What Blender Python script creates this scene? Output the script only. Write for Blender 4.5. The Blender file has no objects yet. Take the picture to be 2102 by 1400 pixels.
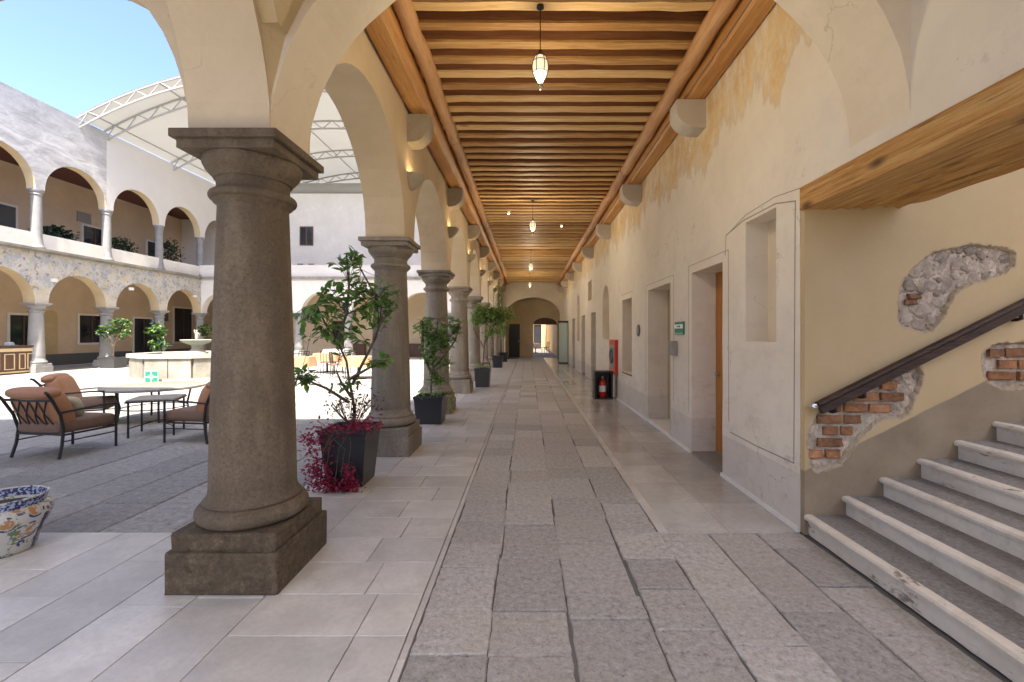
import bpy, bmesh, math, random
from mathutils import Vector, Matrix, noise as mnoise
from mathutils.geometry import tessellate_polygon

R = math.radians
PI = math.pi
sc = bpy.context.scene
C = sc.collection
rnd = random.Random(7)

# ------------------------------------------------------------------ camera
cam_d = bpy.data.cameras.new('camera')
cam = bpy.data.objects.new('camera', cam_d)
C.objects.link(cam)
cam.location = (0, 0, 1.5)
cam.rotation_euler = (R(90), 0, 0)
cam_d.sensor_width = 36.0
cam_d.lens = 16.0
cam_d.shift_x = -32 / 2102
cam_d.shift_y = -15 / 2102
cam_d.clip_start = 0.05
cam_d.clip_end = 1500
sc.camera = cam

# ------------------------------------------------------------------ sky, sun, exposure
SUN_TO = Vector((0.05, -0.515, 0.855)).normalized()       # towards the sun
world = bpy.data.worlds.new('World')
sc.world = world
world.use_nodes = True
wn = world.node_tree.nodes
wl = world.node_tree.links
bg = wn['Background']
sky = wn.new('ShaderNodeTexSky')
sky.sky_type = 'NISHITA'
sky.sun_disc = False
sky.sun_elevation = math.asin(SUN_TO.z)
sky.sun_rotation = math.atan2(SUN_TO.x, SUN_TO.y)
sky.altitude = 2200
sky.air_density = 0.4
sky.dust_density = 9.0
sky.ozone_density = 3.0
wl.new(sky.outputs['Color'], bg.inputs['Color'])
bg.inputs['Strength'].default_value = 0.15

sun_d = bpy.data.lights.new('sun', 'SUN')
sun_d.energy = 2.0
sun_d.angle = R(0.53)
sun_d.color = (1.0, 0.93, 0.82)
sun = bpy.data.objects.new('sun', sun_d)
C.objects.link(sun)
sun.rotation_euler = (-SUN_TO).to_track_quat('-Z', 'Y').to_euler()
sun.location = (0, -10, 40)

vs = sc.view_settings
vs.view_transform = 'Standard'
vs.look = 'None'
vs.exposure = 2.95
vs.gamma = 1.0
sc.cycles.max_bounces = 12
sc.cycles.diffuse_bounces = 8
sc.cycles.glossy_bounces = 4
sc.cycles.transmission_bounces = 6
sc.cycles.sample_clamp_indirect = 10
sc.cycles.use_denoising = True

# ------------------------------------------------------------------ node helpers
class NT:
    def __init__(s, name):
        s.m = bpy.data.materials.new(name)
        s.m.use_nodes = True
        s.t = s.m.node_tree
        s.n = s.t.nodes
        s.b = s.n['Principled BSDF']
        s.out = s.n['Material Output']
        s._pos = None
    def link(s, a, b):
        s.t.links.new(a, b)
    def put(s, sock, v):
        if isinstance(v, bpy.types.NodeSocket):
            s.link(v, sock)
        elif v is not None:
            if sock.type == 'RGBA' and not hasattr(v, '__len__'):
                v = (v, v, v, 1)
            elif sock.type == 'RGBA' and len(v) == 3:
                v = (*v, 1)
            sock.default_value = v
    def pos(s):
        if s._pos is None:
            s._pos = s.n.new('ShaderNodeNewGeometry').outputs['Position']
        return s._pos
    def obj(s):
        return s.n.new('ShaderNodeTexCoord').outputs['Object']
    def gen(s):
        return s.n.new('ShaderNodeTexCoord').outputs['Generated']
    def rand(s):
        return s.n.new('ShaderNodeObjectInfo').outputs['Random']
    def scale(s, v, k, off=(0, 0, 0)):
        n = s.n.new('ShaderNodeMapping')
        s.link(v, n.inputs['Vector'])
        n.inputs['Scale'].default_value = k
        n.inputs['Location'].default_value = off
        return n.outputs[0]
    def xyz(s, v):
        n = s.n.new('ShaderNodeSeparateXYZ')
        s.link(v, n.inputs[0])
        return n.outputs
    def noise(s, scale, detail=4, rough=0.55, vec=None, dist=0.0):
        n = s.n.new('ShaderNodeTexNoise')
        s.link(vec if vec is not None else s.pos(), n.inputs['Vector'])
        n.inputs['Scale'].default_value = scale
        n.inputs['Detail'].default_value = detail
        n.inputs['Roughness'].default_value = rough
        n.inputs['Distortion'].default_value = dist
        return n.outputs['Fac']
    def voro(s, scale, feature='F1', vec=None):
        n = s.n.new('ShaderNodeTexVoronoi')
        n.feature = feature
        s.link(vec if vec is not None else s.pos(), n.inputs['Vector'])
        n.inputs['Scale'].default_value = scale
        return n.outputs['Distance']
    def math(s, op, a, b=None, clamp=False):
        n = s.n.new('ShaderNodeMath')
        n.operation = op
        n.use_clamp = clamp
        s.put(n.inputs[0], a)
        if b is not None:
            s.put(n.inputs[1], b)
        return n.outputs[0]
    def step(s, v, lo, hi):
        n = s.n.new('ShaderNodeMapRange')
        n.clamp = True
        s.put(n.inputs['Value'], v)
        n.inputs['From Min'].default_value = lo
        n.inputs['From Max'].default_value = hi
        return n.outputs[0]
    def mix(s, f, a, b, mode='MIX'):
        n = s.n.new('ShaderNodeMix')
        n.data_type = 'RGBA'
        n.blend_type = mode
        s.put(n.inputs[0], f)
        s.put(n.inputs[6], a)
        s.put(n.inputs[7], b)
        return n.outputs[2]
    def ramp(s, f, stops):
        n = s.n.new('ShaderNodeValToRGB')
        e = n.color_ramp.elements
        while len(e) < len(stops):
            e.new(0.5)
        for el, (p, c) in zip(e, stops):
            el.position = p
            el.color = (*c, 1)
        s.put(n.inputs[0], f)
        return n.outputs[0]
    def bump(s, h, dist=0.01, strength=1.0, prev=None):
        n = s.n.new('ShaderNodeBump')
        n.inputs['Strength'].default_value = strength
        n.inputs['Distance'].default_value = dist
        s.link(h, n.inputs['Height'])
        if prev is not None:
            s.link(prev, n.inputs['Normal'])
        return n.outputs[0]
    def done(s, col=None, rough=None, normal=None, **kw):
        s.put(s.b.inputs['Base Color'], col)
        s.put(s.b.inputs['Roughness'], rough)
        if normal is not None:
            s.link(normal, s.b.inputs['Normal'])
        for k, v in kw.items():
            s.put(s.b.inputs[k.replace('_', ' ')], v)
        return s.m

def scl(c, k):
    return tuple(min(1, x * k) for x in c)

MATS = {}
def plain(name, col, rough=0.6, var=0.12, ns=6.0, bd=0.002, metal=0.0, bscale=40):
    t = NT(name)
    f = t.noise(ns, 5)
    c = t.mix(f, scl(col, 1 - var), scl(col, 1 + var))
    b = t.bump(t.noise(bscale, 3), bd, 0.6) if bd else None
    MATS[name] = t.done(c, rough, b, Metallic=metal)
    return MATS[name]

def cracks(t, col, tone, k=0.8):
    w = t.scale(t.pos(), (1, 1, 1))
    nz = t.n.new('ShaderNodeTexNoise'); nz.inputs['Scale'].default_value = 3.0; nz.inputs['Detail'].default_value = 5
    t.link(w, nz.inputs['Vector'])
    ad = t.n.new('ShaderNodeVectorMath'); ad.operation = 'MULTIPLY_ADD'
    t.link(nz.outputs['Color'], ad.inputs[0]); ad.inputs[1].default_value = (.5, .5, .5); t.link(w, ad.inputs[2])
    e = t.voro(0.95, 'DISTANCE_TO_EDGE', ad.outputs[0])
    m = t.math('MULTIPLY', t.step(e, 0.0045, 0.001), t.step(t.noise(0.8, 3), 0.56, 0.64))
    return t.mix(t.math('MULTIPLY', m, k), col, tone)

def plaster(name, base, warm=None, cool=None, bd=0.012):
    """lime plaster: cloudy tone, small pits, trowel waves"""
    t = NT(name)
    warm = warm or scl(base, 1.06)
    cool = cool or scl(base, 0.86)
    c = t.mix(t.step(t.noise(0.9, 6, 0.6), 0.35, 0.68), cool, warm)
    c = t.mix(t.step(t.noise(5, 6, 0.7), 0.45, 0.75), c, scl(base, 0.92))
    pits = t.step(t.noise(38, 2), 0.72, 0.78)
    c = t.mix(t.math('MULTIPLY', pits, 0.35), c, scl(base, 0.5))
    c = cracks(t, c, scl(base, 0.5), 0.45)
    h = t.math('ADD', t.noise(3.0, 5), t.math('MULTIPLY', t.noise(26, 4), 0.25))
    MATS[name] = t.done(c, 0.88, t.bump(h, bd, 0.7))
    return MATS[name]

def wood(name, dark, mid, light, axis='x', rough=0.6, k=1.0, knots=True, rk=0.14):
    t = NT(name)
    s = {'x': (0.6, 9, 9), 'y': (9, 0.6, 9), 'z': (9, 9, 0.6)}[axis]
    v = t.scale(t.pos(), tuple(a * k for a in s))
    oi = t.rand()
    n1 = t.noise(1.6, 6, 0.65, v, 0.6)
    n2 = t.noise(6, 5, 0.7, v)
    f = t.math('ADD', t.math('MULTIPLY', n1, 0.7), t.math('MULTIPLY', n2, 0.3))
    f = t.math('ADD', f, t.math('MULTIPLY', t.math('SUBTRACT', oi, 0.5), rk))
    c = t.ramp(f, [(0.30, dark), (0.5, mid), (0.72, light)])
    if knots:
        s2 = tuple(0.35 if a < 1 else 1.0 for a in s)
        kn = t.step(t.voro(2.6, vec=t.scale(t.pos(), s2)), 0.10, 0.03)
        c = t.mix(t.math('MULTIPLY', kn, 0.8), c, scl(dark, 0.5))
        cr = t.step(t.noise(3.2, 3, 0.6, t.scale(t.pos(), tuple(0.5 if a < 1 else 14.0 for a in s))), 0.68, 0.74)
        c = t.mix(t.math('MULTIPLY', cr, 0.65), c, scl(dark, 0.35))
    MATS[name] = t.done(c, rough, t.bump(n2, 0.012, 0.8))
    return MATS[name]

def stone(name, base, spread=0.35, rough=0.85, fine=55, bd=0.012, big=2.2, rndk=0.25, warm=0.0, mottle=None, spec=None):
    t = NT(name)
    f = t.noise(big, 7, 0.62)
    c = t.mix(t.step(f, 0.3, 0.7), scl(base, 1 - spread), scl(base, 1 + spread))
    sp = t.step(t.noise(fine, 3, 0.7), 0.42, 0.7)
    c = t.mix(t.math('MULTIPLY', sp, 0.5), c, scl(base, 1 - spread * 1.3))
    if mottle:
        c = t.mix(t.math('MULTIPLY', t.step(t.noise(big * 1.7, 6, 0.7, t.scale(t.pos(), (1, 1, 1), (9, 3, 5))), 0.52, 0.66), 0.75), c, mottle)
    k = t.math('ADD', 1 - rndk * 0.5, t.math('MULTIPLY', t.rand(), rndk))
    n = t.n.new('ShaderNodeVectorMath'); n.operation = 'SCALE'
    t.link(c, n.inputs[0]); t.link(k, n.inputs['Scale'])
    h = t.math('ADD', t.math('MULTIPLY', f, 0.6), t.math('MULTIPLY', t.noise(fine * 0.5, 5, 0.7), 0.5))
    MATS[name] = t.done(n.outputs[0], rough, t.bump(h, bd, 0.8))
    if spec is not None:
        t.b.inputs['Specular IOR Level'].default_value = spec
    return MATS[name]

def pitted_slab(name, tones, tint, big, k0, k1, rough, bd, sc=26, streak=False):
    t = NT(name)
    gr = t.noise(sc, 9, 0.84)
    c = t.ramp(gr, [(0.36, tones[0]), (0.46, tones[1]), (0.55, tones[2]), (0.66, tones[3])])
    c = t.mix(t.math('MULTIPLY', t.step(t.noise(big, 5, 0.6), 0.42, 0.66), 0.5), c, tint)
    if streak:
        sk = t.noise(3.5, 5, 0.65, t.scale(t.pos(), (1.6, 1.6, 0.35)))
        c = t.mix(t.math('MULTIPLY', t.step(sk, 0.42, 0.68), 0.6), c, scl(tones[1], 0.55))
        c = t.mix(t.math('MULTIPLY', t.step(sk, 0.46, 0.30), 0.45), c, tones[3])
    pit = t.step(t.noise(sc * 1.5, 4, 0.7, t.scale(t.pos(), (1, 1, 1), (3, 1, 0))), 0.36, 0.30)
    c = t.mix(t.math('MULTIPLY', pit, 0.75), c, scl(tones[0], 0.6))
    k = t.math('ADD', k0, t.math('MULTIPLY', t.rand(), k1))
    n = t.n.new('ShaderNodeVectorMath'); n.operation = 'SCALE'
    t.link(c, n.inputs[0]); t.link(k, n.inputs['Scale'])
    h = t.math('ADD', t.math('MULTIPLY', t.noise(12, 7, 0.72), 1.5), t.math('MULTIPLY', gr, 0.6))
    h = t.math('SUBTRACT', h, t.math('MULTIPLY', pit, 0.4))
    MATS[name] = t.done(n.outputs[0], rough, t.bump(h, bd, 1.0))

# ------------------------------------------------------------------ materials
plaster('cream', (0.68, 0.585, 0.43), (0.73, 0.63, 0.47), (0.61, 0.52, 0.38))
plaster('warm_cream', (0.60, 0.485, 0.315), (0.65, 0.53, 0.355), (0.53, 0.42, 0.265))
plaster('tan_plaster', (0.50, 0.37, 0.19), (0.55, 0.41, 0.22), (0.45, 0.33, 0.17))
plaster('white_plaster', (0.74, 0.69, 0.60), (0.78, 0.73, 0.65), (0.68, 0.64, 0.57), 0.006)
plaster('courtyard_cream', (0.64, 0.52, 0.35), (0.68, 0.56, 0.39), (0.58, 0.47, 0.32), 0.006)
plaster('rear_wall', (0.62, 0.47, 0.32), None, None, 0.004)

def corridor_wall_mat():
    t = NT('corridor_wall')
    p = t.pos()
    x, y, z = t.xyz(p)
    base = t.mix(t.step(t.noise(0.8, 6, 0.62), 0.32, 0.7), (0.66, 0.59, 0.47), (0.76, 0.70, 0.58))
    base = t.mix(t.math('MULTIPLY', t.step(t.noise(3.4, 6, 0.7), 0.5, 0.72), 0.55), base, (0.60, 0.56, 0.49))
    # flaking ochre limewash towards the ceiling, with runs
    run = t.noise(2.6, 5, 0.6, t.scale(p, (1, 1, 0.28)))
    e = t.math('ADD', z, t.math('MULTIPLY', t.math('SUBTRACT', run, 0.5), 1.7))
    m = t.step(e, 3.62, 3.76)
    och = t.mix(t.step(t.noise(2.2, 6, 0.75), 0.35, 0.65), (0.56, 0.32, 0.08), (0.72, 0.57, 0.30))
    base = t.mix(t.math('MULTIPLY', t.math('MULTIPLY', m, t.step(t.noise(6, 6, 0.75, t.scale(p, (1, 1, 0.5))), 0.34, 0.52)), 0.8), base, och)
    rim = t.math('MULTIPLY', t.step(e, 3.60, 3.65), t.step(e, 3.74, 3.67))
    base = t.mix(t.math('MULTIPLY', rim, 0.3), base, (0.42, 0.29, 0.13))
    # worn stencil traces over the openings
    st = t.math('MULTIPLY', t.step(t.noise(7, 5, 0.75), 0.56, 0.66), t.step(t.noise(0.9, 2, 0.5, t.scale(p, (1, 1, 0.5), (3, 7, 1))), 0.52, 0.6))
    zm = t.math('MULTIPLY', t.step(z, 2.25, 2.5), t.step(z, 3.2, 2.9))
    base = t.mix(t.math('MULTIPLY', t.math('MULTIPLY', st, zm), 0.5), base, (0.36, 0.33, 0.28))
    # grey painted dado
    d = t.step(t.math('ADD', z, t.math('MULTIPLY', t.noise(9, 3), 0.02)), 0.452, 0.442)
    dado = t.mix(t.noise(4, 6, 0.7), (0.56, 0.51, 0.43), (0.64, 0.59, 0.51))
    base = t.mix(d, base, dado)
    # damp flaking above the dado
    fl = t.math('MULTIPLY', t.step(t.noise(5, 6, 0.75, t.scale(p, (1, 1, 1), (4, 1, 8))), 0.60, 0.63), t.step(z, 1.0, 0.45))
    base = t.mix(t.math('MULTIPLY', fl, 0.55), base, (0.45, 0.36, 0.30))
    scuff = t.math('MULTIPLY', t.step(t.noise(2.2, 7, 0.8, t.scale(p, (1, 1, 2.2), (2, 5, 1))), 0.50, 0.66), t.step(z, 2.2, 0.2))
    base = t.mix(t.math('MULTIPLY', scuff, 0.38), base, (0.40, 0.345, 0.27))
    pits = t.step(t.noise(30, 2), 0.73, 0.78)
    base = t.mix(t.math('MULTIPLY', pits, 0.4), base, (0.3, 0.25, 0.18))
    h = t.math('ADD', t.noise(2.4, 5), t.math('MULTIPLY', t.noise(22, 4), 0.22))
    h = t.math('SUBTRACT', h, t.math('MULTIPLY', fl, 0.25))
    base = cracks(t, base, (0.32, 0.27, 0.20), 0.6)
    MATS['corridor_wall'] = t.done(base, 0.86, t.bump(h, 0.016, 0.75))
corridor_wall_mat()

def stair_wall_mat():
    t = NT('stair_wall')
    p = t.pos()
    x, y, z = t.xyz(p)
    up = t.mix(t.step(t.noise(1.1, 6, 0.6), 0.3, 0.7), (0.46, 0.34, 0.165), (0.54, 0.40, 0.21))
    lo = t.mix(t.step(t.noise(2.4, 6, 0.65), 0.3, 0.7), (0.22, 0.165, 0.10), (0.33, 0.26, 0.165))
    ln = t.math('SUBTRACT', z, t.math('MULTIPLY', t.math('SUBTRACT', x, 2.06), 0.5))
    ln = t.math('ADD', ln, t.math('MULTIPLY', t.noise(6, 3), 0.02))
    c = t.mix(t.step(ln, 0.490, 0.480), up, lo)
    h = t.math('ADD', t.noise(2.4, 5), t.math('MULTIPLY', t.noise(24, 4), 0.22))
    MATS['stair_wall'] = t.done(c, 0.85, t.bump(h, 0.012, 0.7))
stair_wall_mat()

def west_low_mat():
    t = NT('peeling_facade')
    p = t.pos()
    x, y, z = t.xyz(p)
    c = t.mix(t.step(t.noise(1.4, 6, 0.65), 0.35, 0.65), (0.46, 0.41, 0.33), (0.56, 0.53, 0.47))
    c = t.mix(t.math('MULTIPLY', t.step(t.noise(2.4, 6, 0.75), 0.48, 0.58), 0.9), c, (0.34, 0.355, 0.375))
    c = t.mix(t.math('MULTIPLY', t.step(t.noise(2.1, 5, 0.75, t.scale(p, (1, 1, 1), (5, 2, 9))), 0.55, 0.63), 0.75), c, (0.55, 0.40, 0.19))
    c = t.mix(t.math('MULTIPLY', t.step(t.noise(6.5, 5, 0.75, t.scale(p, (1, 1, 1), (1, 8, 2))), 0.54, 0.62), 0.85), c, (0.17, 0.155, 0.14))
    pm = t.step(t.math('ADD', z, t.math('MULTIPLY', t.noise(1.8, 5, 0.7), 0.9)), 3.75, 3.45)
    c = t.mix(t.math('MULTIPLY', pm, 0.85), c, t.mix(t.noise(2, 4), (0.52, 0.45, 0.34), (0.60, 0.53, 0.42)))
    MATS['peeling_facade'] = t.done(c, 0.9, t.bump(t.noise(8, 6, 0.7), 0.03, 0.8))
    t = NT('upper_facade')
    p = t.pos()
    x, y, z = t.xyz(p)
    cl = t.mix(t.noise(1.2, 5), (0.62, 0.58, 0.52), (0.70, 0.66, 0.59))
    st = t.mix(t.step(t.noise(1.0, 7, 0.7, t.scale(p, (1, 0.9, 2.6)), 0.8), 0.36, 0.62), (0.36, 0.345, 0.32), (0.62, 0.59, 0.54))
    st = t.mix(t.math('MULTIPLY', t.step(z, 9.0, 10.4), 0.55), st, (0.34, 0.33, 0.31))
    c = t.mix(t.step(y, 20.36, 20.34), cl, st)
    MATS['upper_facade'] = t.done(c, 0.9, t.bump(t.noise(3.5, 6, 0.7), 0.03, 0.5))
west_low_mat()

plaster('lip_plaster', (0.42, 0.33, 0.20), (0.52, 0.42, 0.28), (0.30, 0.23, 0.14), 0.02)
plaster('corbel_white', (0.52, 0.46, 0.37), None, None, 0.01)
plaster('soffit_cream', (0.62, 0.48, 0.28), None, None, 0.006)
pitted_slab('shaded_column_stone', [(0.070, 0.050, 0.028), (0.140, 0.102, 0.060), (0.172, 0.128, 0.078), (0.235, 0.185, 0.122)], (0.088, 0.056, 0.028), 2.4, 0.95, 0.1, 0.8, 0.008, 48, True)  # shade of the near corner put into the stone colour
pitted_slab('column_grey', [(0.15, 0.124, 0.088), (0.245, 0.208, 0.152), (0.285, 0.246, 0.186), (0.36, 0.32, 0.255)], (0.20, 0.155, 0.10), 2.2, 0.85, 0.3, 0.8, 0.008, 44, True)
pitted_slab('shaded_plinth_stone', [(0.035, 0.024, 0.012), (0.09, 0.062, 0.033), (0.13, 0.092, 0.050), (0.23, 0.175, 0.105)], (0.06, 0.042, 0.022), 4.5, 0.95, 0.1, 0.85, 0.014, 22)  # plinth tone lowered to carry the same painted shade
stone('column_pale', (0.27, 0.26, 0.245), 0.2, 0.8, 60, 0.006, 3, 0.14)
pitted_slab('slab_stone', [(0.25, 0.23, 0.20), (0.44, 0.41, 0.36), (0.54, 0.51, 0.455), (0.68, 0.65, 0.59)], (0.50, 0.44, 0.355), 0.8, 0.84, 0.34, 0.72, 0.022)
pitted_slab('court_stone', [(0.17, 0.162, 0.147), (0.29, 0.277, 0.25), (0.35, 0.336, 0.31), (0.46, 0.446, 0.414)], (0.30, 0.28, 0.242), 0.6, 0.80, 0.36, 0.8, 0.022, 16)
pitted_slab('tread_stone', [(0.13, 0.12, 0.105), (0.24, 0.225, 0.20), (0.31, 0.29, 0.255), (0.42, 0.40, 0.36)], (0.26, 0.24, 0.205), 1.4, 0.85, 0.25, 0.8, 0.012, 40)
stone('pale_tile', (0.52, 0.49, 0.44), 0.17, 0.32, 28, 0.004, 3.2, 0.24, spec=0.5, mottle=(0.43, 0.40, 0.35))
stone('polished_tile', (0.46, 0.435, 0.39), 0.16, 0.14, 18, 0.0012, 1.8, 0.3, mottle=(0.37, 0.345, 0.305))
stone('mortar', (0.42, 0.395, 0.34), 0.2, 0.95, 60, 0.01, 4, 0.0)
stone('dark_joint', (0.16, 0.15, 0.135), 0.2, 0.95, 60, 0.004, 4, 0.0)
stone('fountain_stone', (0.27, 0.25, 0.205), 0.35, 0.85, 30, 0.01, 1.6, 0.14, mottle=(0.19, 0.175, 0.135))
stone('fountain_pale', (0.42, 0.38, 0.30), 0.15, 0.8, 30, 0.006, 2.6, 0.1)
stone('rubble', (0.40, 0.325, 0.24), 0.4, 0.95, 40, 0.03, 14, 0.7, mottle=(0.30, 0.235, 0.165))
stone('brick_clay', (0.33, 0.15, 0.06), 0.45, 0.95, 50, 0.02, 14, 0.6, mottle=(0.34, 0.25, 0.165))
stone('lime_mortar', (0.52, 0.43, 0.32), 0.45, 0.95, 40, 0.035, 9, 0.0, mottle=(0.30, 0.225, 0.15))
stone('soil', (0.06, 0.042, 0.025), 0.4, 0.95, 60, 0.02, 10, 0.0)
stone('ground_earth', (0.22, 0.20, 0.17), 0.2, 0.95, 20, 0.01, 1, 0.0)
stone('corbel_grey', (0.36, 0.31, 0.23), 0.15, 0.85, 40, 0.004, 4, 0.1)
plain('white_paint', (0.74, 0.72, 0.66), 0.7, 0.08, 5, 0.002)

def worn_riser():
    t = NT('worn_riser')
    n = t.noise(4.5, 7, 0.75, t.scale(t.pos(), (1, 0.45, 1.6)))
    c = t.mix(t.step(t.noise(1.2, 6, 0.7), 0.3, 0.7), (0.60, 0.53, 0.41), (0.76, 0.71, 0.61))
    c = t.mix(t.step(n, 0.60, 0.64), c, (0.24, 0.20, 0.15))
    c = t.mix(t.math('MULTIPLY', t.step(t.noise(3, 6, 0.8), 0.5, 0.7), 0.5), c, (0.36, 0.30, 0.23))
    MATS['worn_riser'] = t.done(c, 0.85, t.bump(t.noise(12, 6, 0.7), 0.014, 0.8))
worn_riser()

wood('lit_joist_wood', (0.32, 0.15, 0.038), (0.56, 0.32, 0.105), (0.70, 0.47, 0.21), 'x', 0.5, 1.8, True, 0.4)  # bright joist undersides: the light is put into the colour
wood('deck_and_shade_wood', (0.10, 0.032, 0.010), (0.18, 0.064, 0.019), (0.27, 0.11, 0.036), 'x', 0.6)  # deck tone; on the joist sides it paints in their shade
wood('beam_wood', (0.16, 0.055, 0.012), (0.42, 0.18, 0.042), (0.58, 0.31, 0.10), 'y', 0.45, 1.0, True, 0.3)
wood('log_wood', (0.22, 0.09, 0.028), (0.46, 0.225, 0.08), (0.60, 0.35, 0.165), 'y', 0.5, 1.6, True, 0.3)
def lintel_mat():
    t = NT('lintel_wood')
    p = t.pos()
    n = t.noise(1.6, 9, 0.78, t.scale(p, (24, 0.9, 24)), 0.25)
    c = t.ramp(n, [(0.30, (0.14, 0.052, 0.012)), (0.40, (0.40, 0.185, 0.044)), (0.49, (0.56, 0.295, 0.082)), (0.62, (0.68, 0.43, 0.17))])
    cr = t.step(t.noise(2.0, 5, 0.65, t.scale(p, (34, 0.7, 34), (5, 2, 1))), 0.645, 0.70)
    c = t.mix(t.math('MULTIPLY', cr, 0.85), c, (0.035, 0.014, 0.006))
    kn = t.voro(1.0, vec=t.scale(p, (5.0, 2.0, 5.0)))
    c = t.mix(t.math('MULTIPLY', t.step(kn, 0.20, 0.06), 0.85), c, (0.06, 0.022, 0.008))
    c = t.mix(t.math('MULTIPLY', t.step(t.noise(1.3, 5, 0.7), 0.5, 0.72), 0.5), c, (0.28, 0.135, 0.042))
    h = t.math('SUBTRACT', n, t.math('MULTIPLY', cr, 0.6))
    MATS['lintel_wood'] = t.done(c, 0.75, t.bump(h, 0.02, 1.0))
lintel_mat()
wood('rail_wood', (0.018, 0.008, 0.004), (0.042, 0.018, 0.008), (0.10, 0.042, 0.015), 'x', 0.45, 1.2, False)
wood('door_wood', (0.25, 0.085, 0.012), (0.40, 0.15, 0.022), (0.50, 0.21, 0.04), 'z', 0.45, 1.0, False)
wood('dark_wood', (0.05, 0.022, 0.012), (0.09, 0.04, 0.02), (0.14, 0.065, 0.03), 'z', 0.5, 1.0, False)
wood('gallery_ceiling_wood', (0.06, 0.018, 0.012), (0.10, 0.03, 0.02), (0.15, 0.05, 0.03), 'y', 0.7, 1.0, False)
wood('bark', (0.06, 0.04, 0.025), (0.12, 0.085, 0.055), (0.19, 0.14, 0.10), 'z', 0.9, 4.0, False)

plain('iron', (0.030, 0.028, 0.026), 0.5, 0.3, 30, 0.0015, 0.4)
plain('black_frame', (0.018, 0.02, 0.018), 0.4, 0.2, 20, 0.0)
plain('leather_tan', (0.36, 0.17, 0.08), 0.55, 0.22, 7, 0.004, 0, 18)
plain('fabric_brown', (0.17, 0.105, 0.068), 0.85, 0.2, 20, 0.003, 0, 140)
plain('fabric_sage', (0.42, 0.40, 0.27), 0.9, 0.15, 20, 0.003, 0, 140)
plain('table_stone', (0.28, 0.26, 0.22), 0.3, 0.25, 14, 0.0005)
plain('pot_black', (0.018, 0.019, 0.020), 0.38, 0.25, 12, 0.0015)
plain('pot_grey', (0.055, 0.055, 0.056), 0.42, 0.2, 12, 0.0015)
plain('red_paint', (0.55, 0.03, 0.018), 0.3, 0.12, 6, 0)
plain('green_sign', (0.012, 0.19, 0.10), 0.45, 0.06, 6, 0)
plain('mint_sign', (0.22, 0.42, 0.32), 0.45, 0.06, 6, 0)
plain('sign_white', (0.80, 0.80, 0.77), 0.45, 0.03, 6, 0)
plain('grey_plastic', (0.27, 0.25, 0.225), 0.45, 0.05, 6, 0)
plain('dark_grey', (0.10, 0.10, 0.10), 0.5, 0.15, 6, 0)
plain('steel', (0.45, 0.45, 0.46), 0.35, 0.1, 10, 0, 0.7)
plain('chrome', (0.7, 0.7, 0.72), 0.15, 0.05, 10, 0, 1.0)
plain('truss_white', (0.36, 0.35, 0.32), 0.5, 0.1, 4, 0)
plain('orange_cloth', (0.42, 0.235, 0.13), 0.9, 0.12, 6, 0.003, 0, 60)
plain('white_cloth', (0.78, 0.76, 0.74), 0.9, 0.05, 6, 0.003, 0, 60)
plain('pink_cloth', (0.70, 0.50, 0.46), 0.9, 0.08, 6, 0.003, 0, 60)
plain('desk_inlay', (0.62, 0.47, 0.26), 0.5, 0.12, 6, 0)
plain('hat_grey', (0.36, 0.40, 0.42), 0.7, 0.1, 9, 0)
plain('blue_ring', (0.06, 0.10, 0.18), 0.5, 0.1, 6, 0)
plain('paint_line', (0.30, 0.275, 0.23), 0.9, 0.25, 20, 0)
plain('door_dark', (0.022, 0.022, 0.028), 0.4, 0.3, 3, 0)
plain('yellow_wall', (0.66, 0.48, 0.24), 0.9, 0.1, 2, 0.003)

def leafmat(name, a, b, tr=0.35):
    t = NT(name)
    f = t.math('ADD', t.math('MULTIPLY', t.noise(11, 3), 0.6), t.math('MULTIPLY', t.rand(), 0.4))
    c = t.mix(t.step(f, 0.25, 0.75), a, b)
    tl = t.n.new('ShaderNodeBsdfTranslucent')
    t.link(t.mix(0.5, c, scl(b, 1.6)), tl.inputs['Color'])
    mx = t.n.new('ShaderNodeMixShader')
    mx.inputs[0].default_value = tr
    t.done(c, 0.36)
    t.link(t.b.outputs[0], mx.inputs[1])
    t.link(tl.outputs[0], mx.inputs[2])
    t.link(mx.outputs[0], t.out.inputs['Surface'])
    MATS[name] = t.m
leafmat('leaf_green', (0.04, 0.12, 0.02), (0.17, 0.31, 0.065))
leafmat('leaf_lime', (0.09, 0.19, 0.028), (0.27, 0.40, 0.09))
leafmat('leaf_dark', (0.008, 0.026, 0.014), (0.030, 0.070, 0.032), 0.2)
leafmat('leaf_magenta', (0.15, 0.008, 0.03), (0.40, 0.035, 0.085))
leafmat('leaf_purple', (0.055, 0.022, 0.030), (0.15, 0.05, 0.065))

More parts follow.
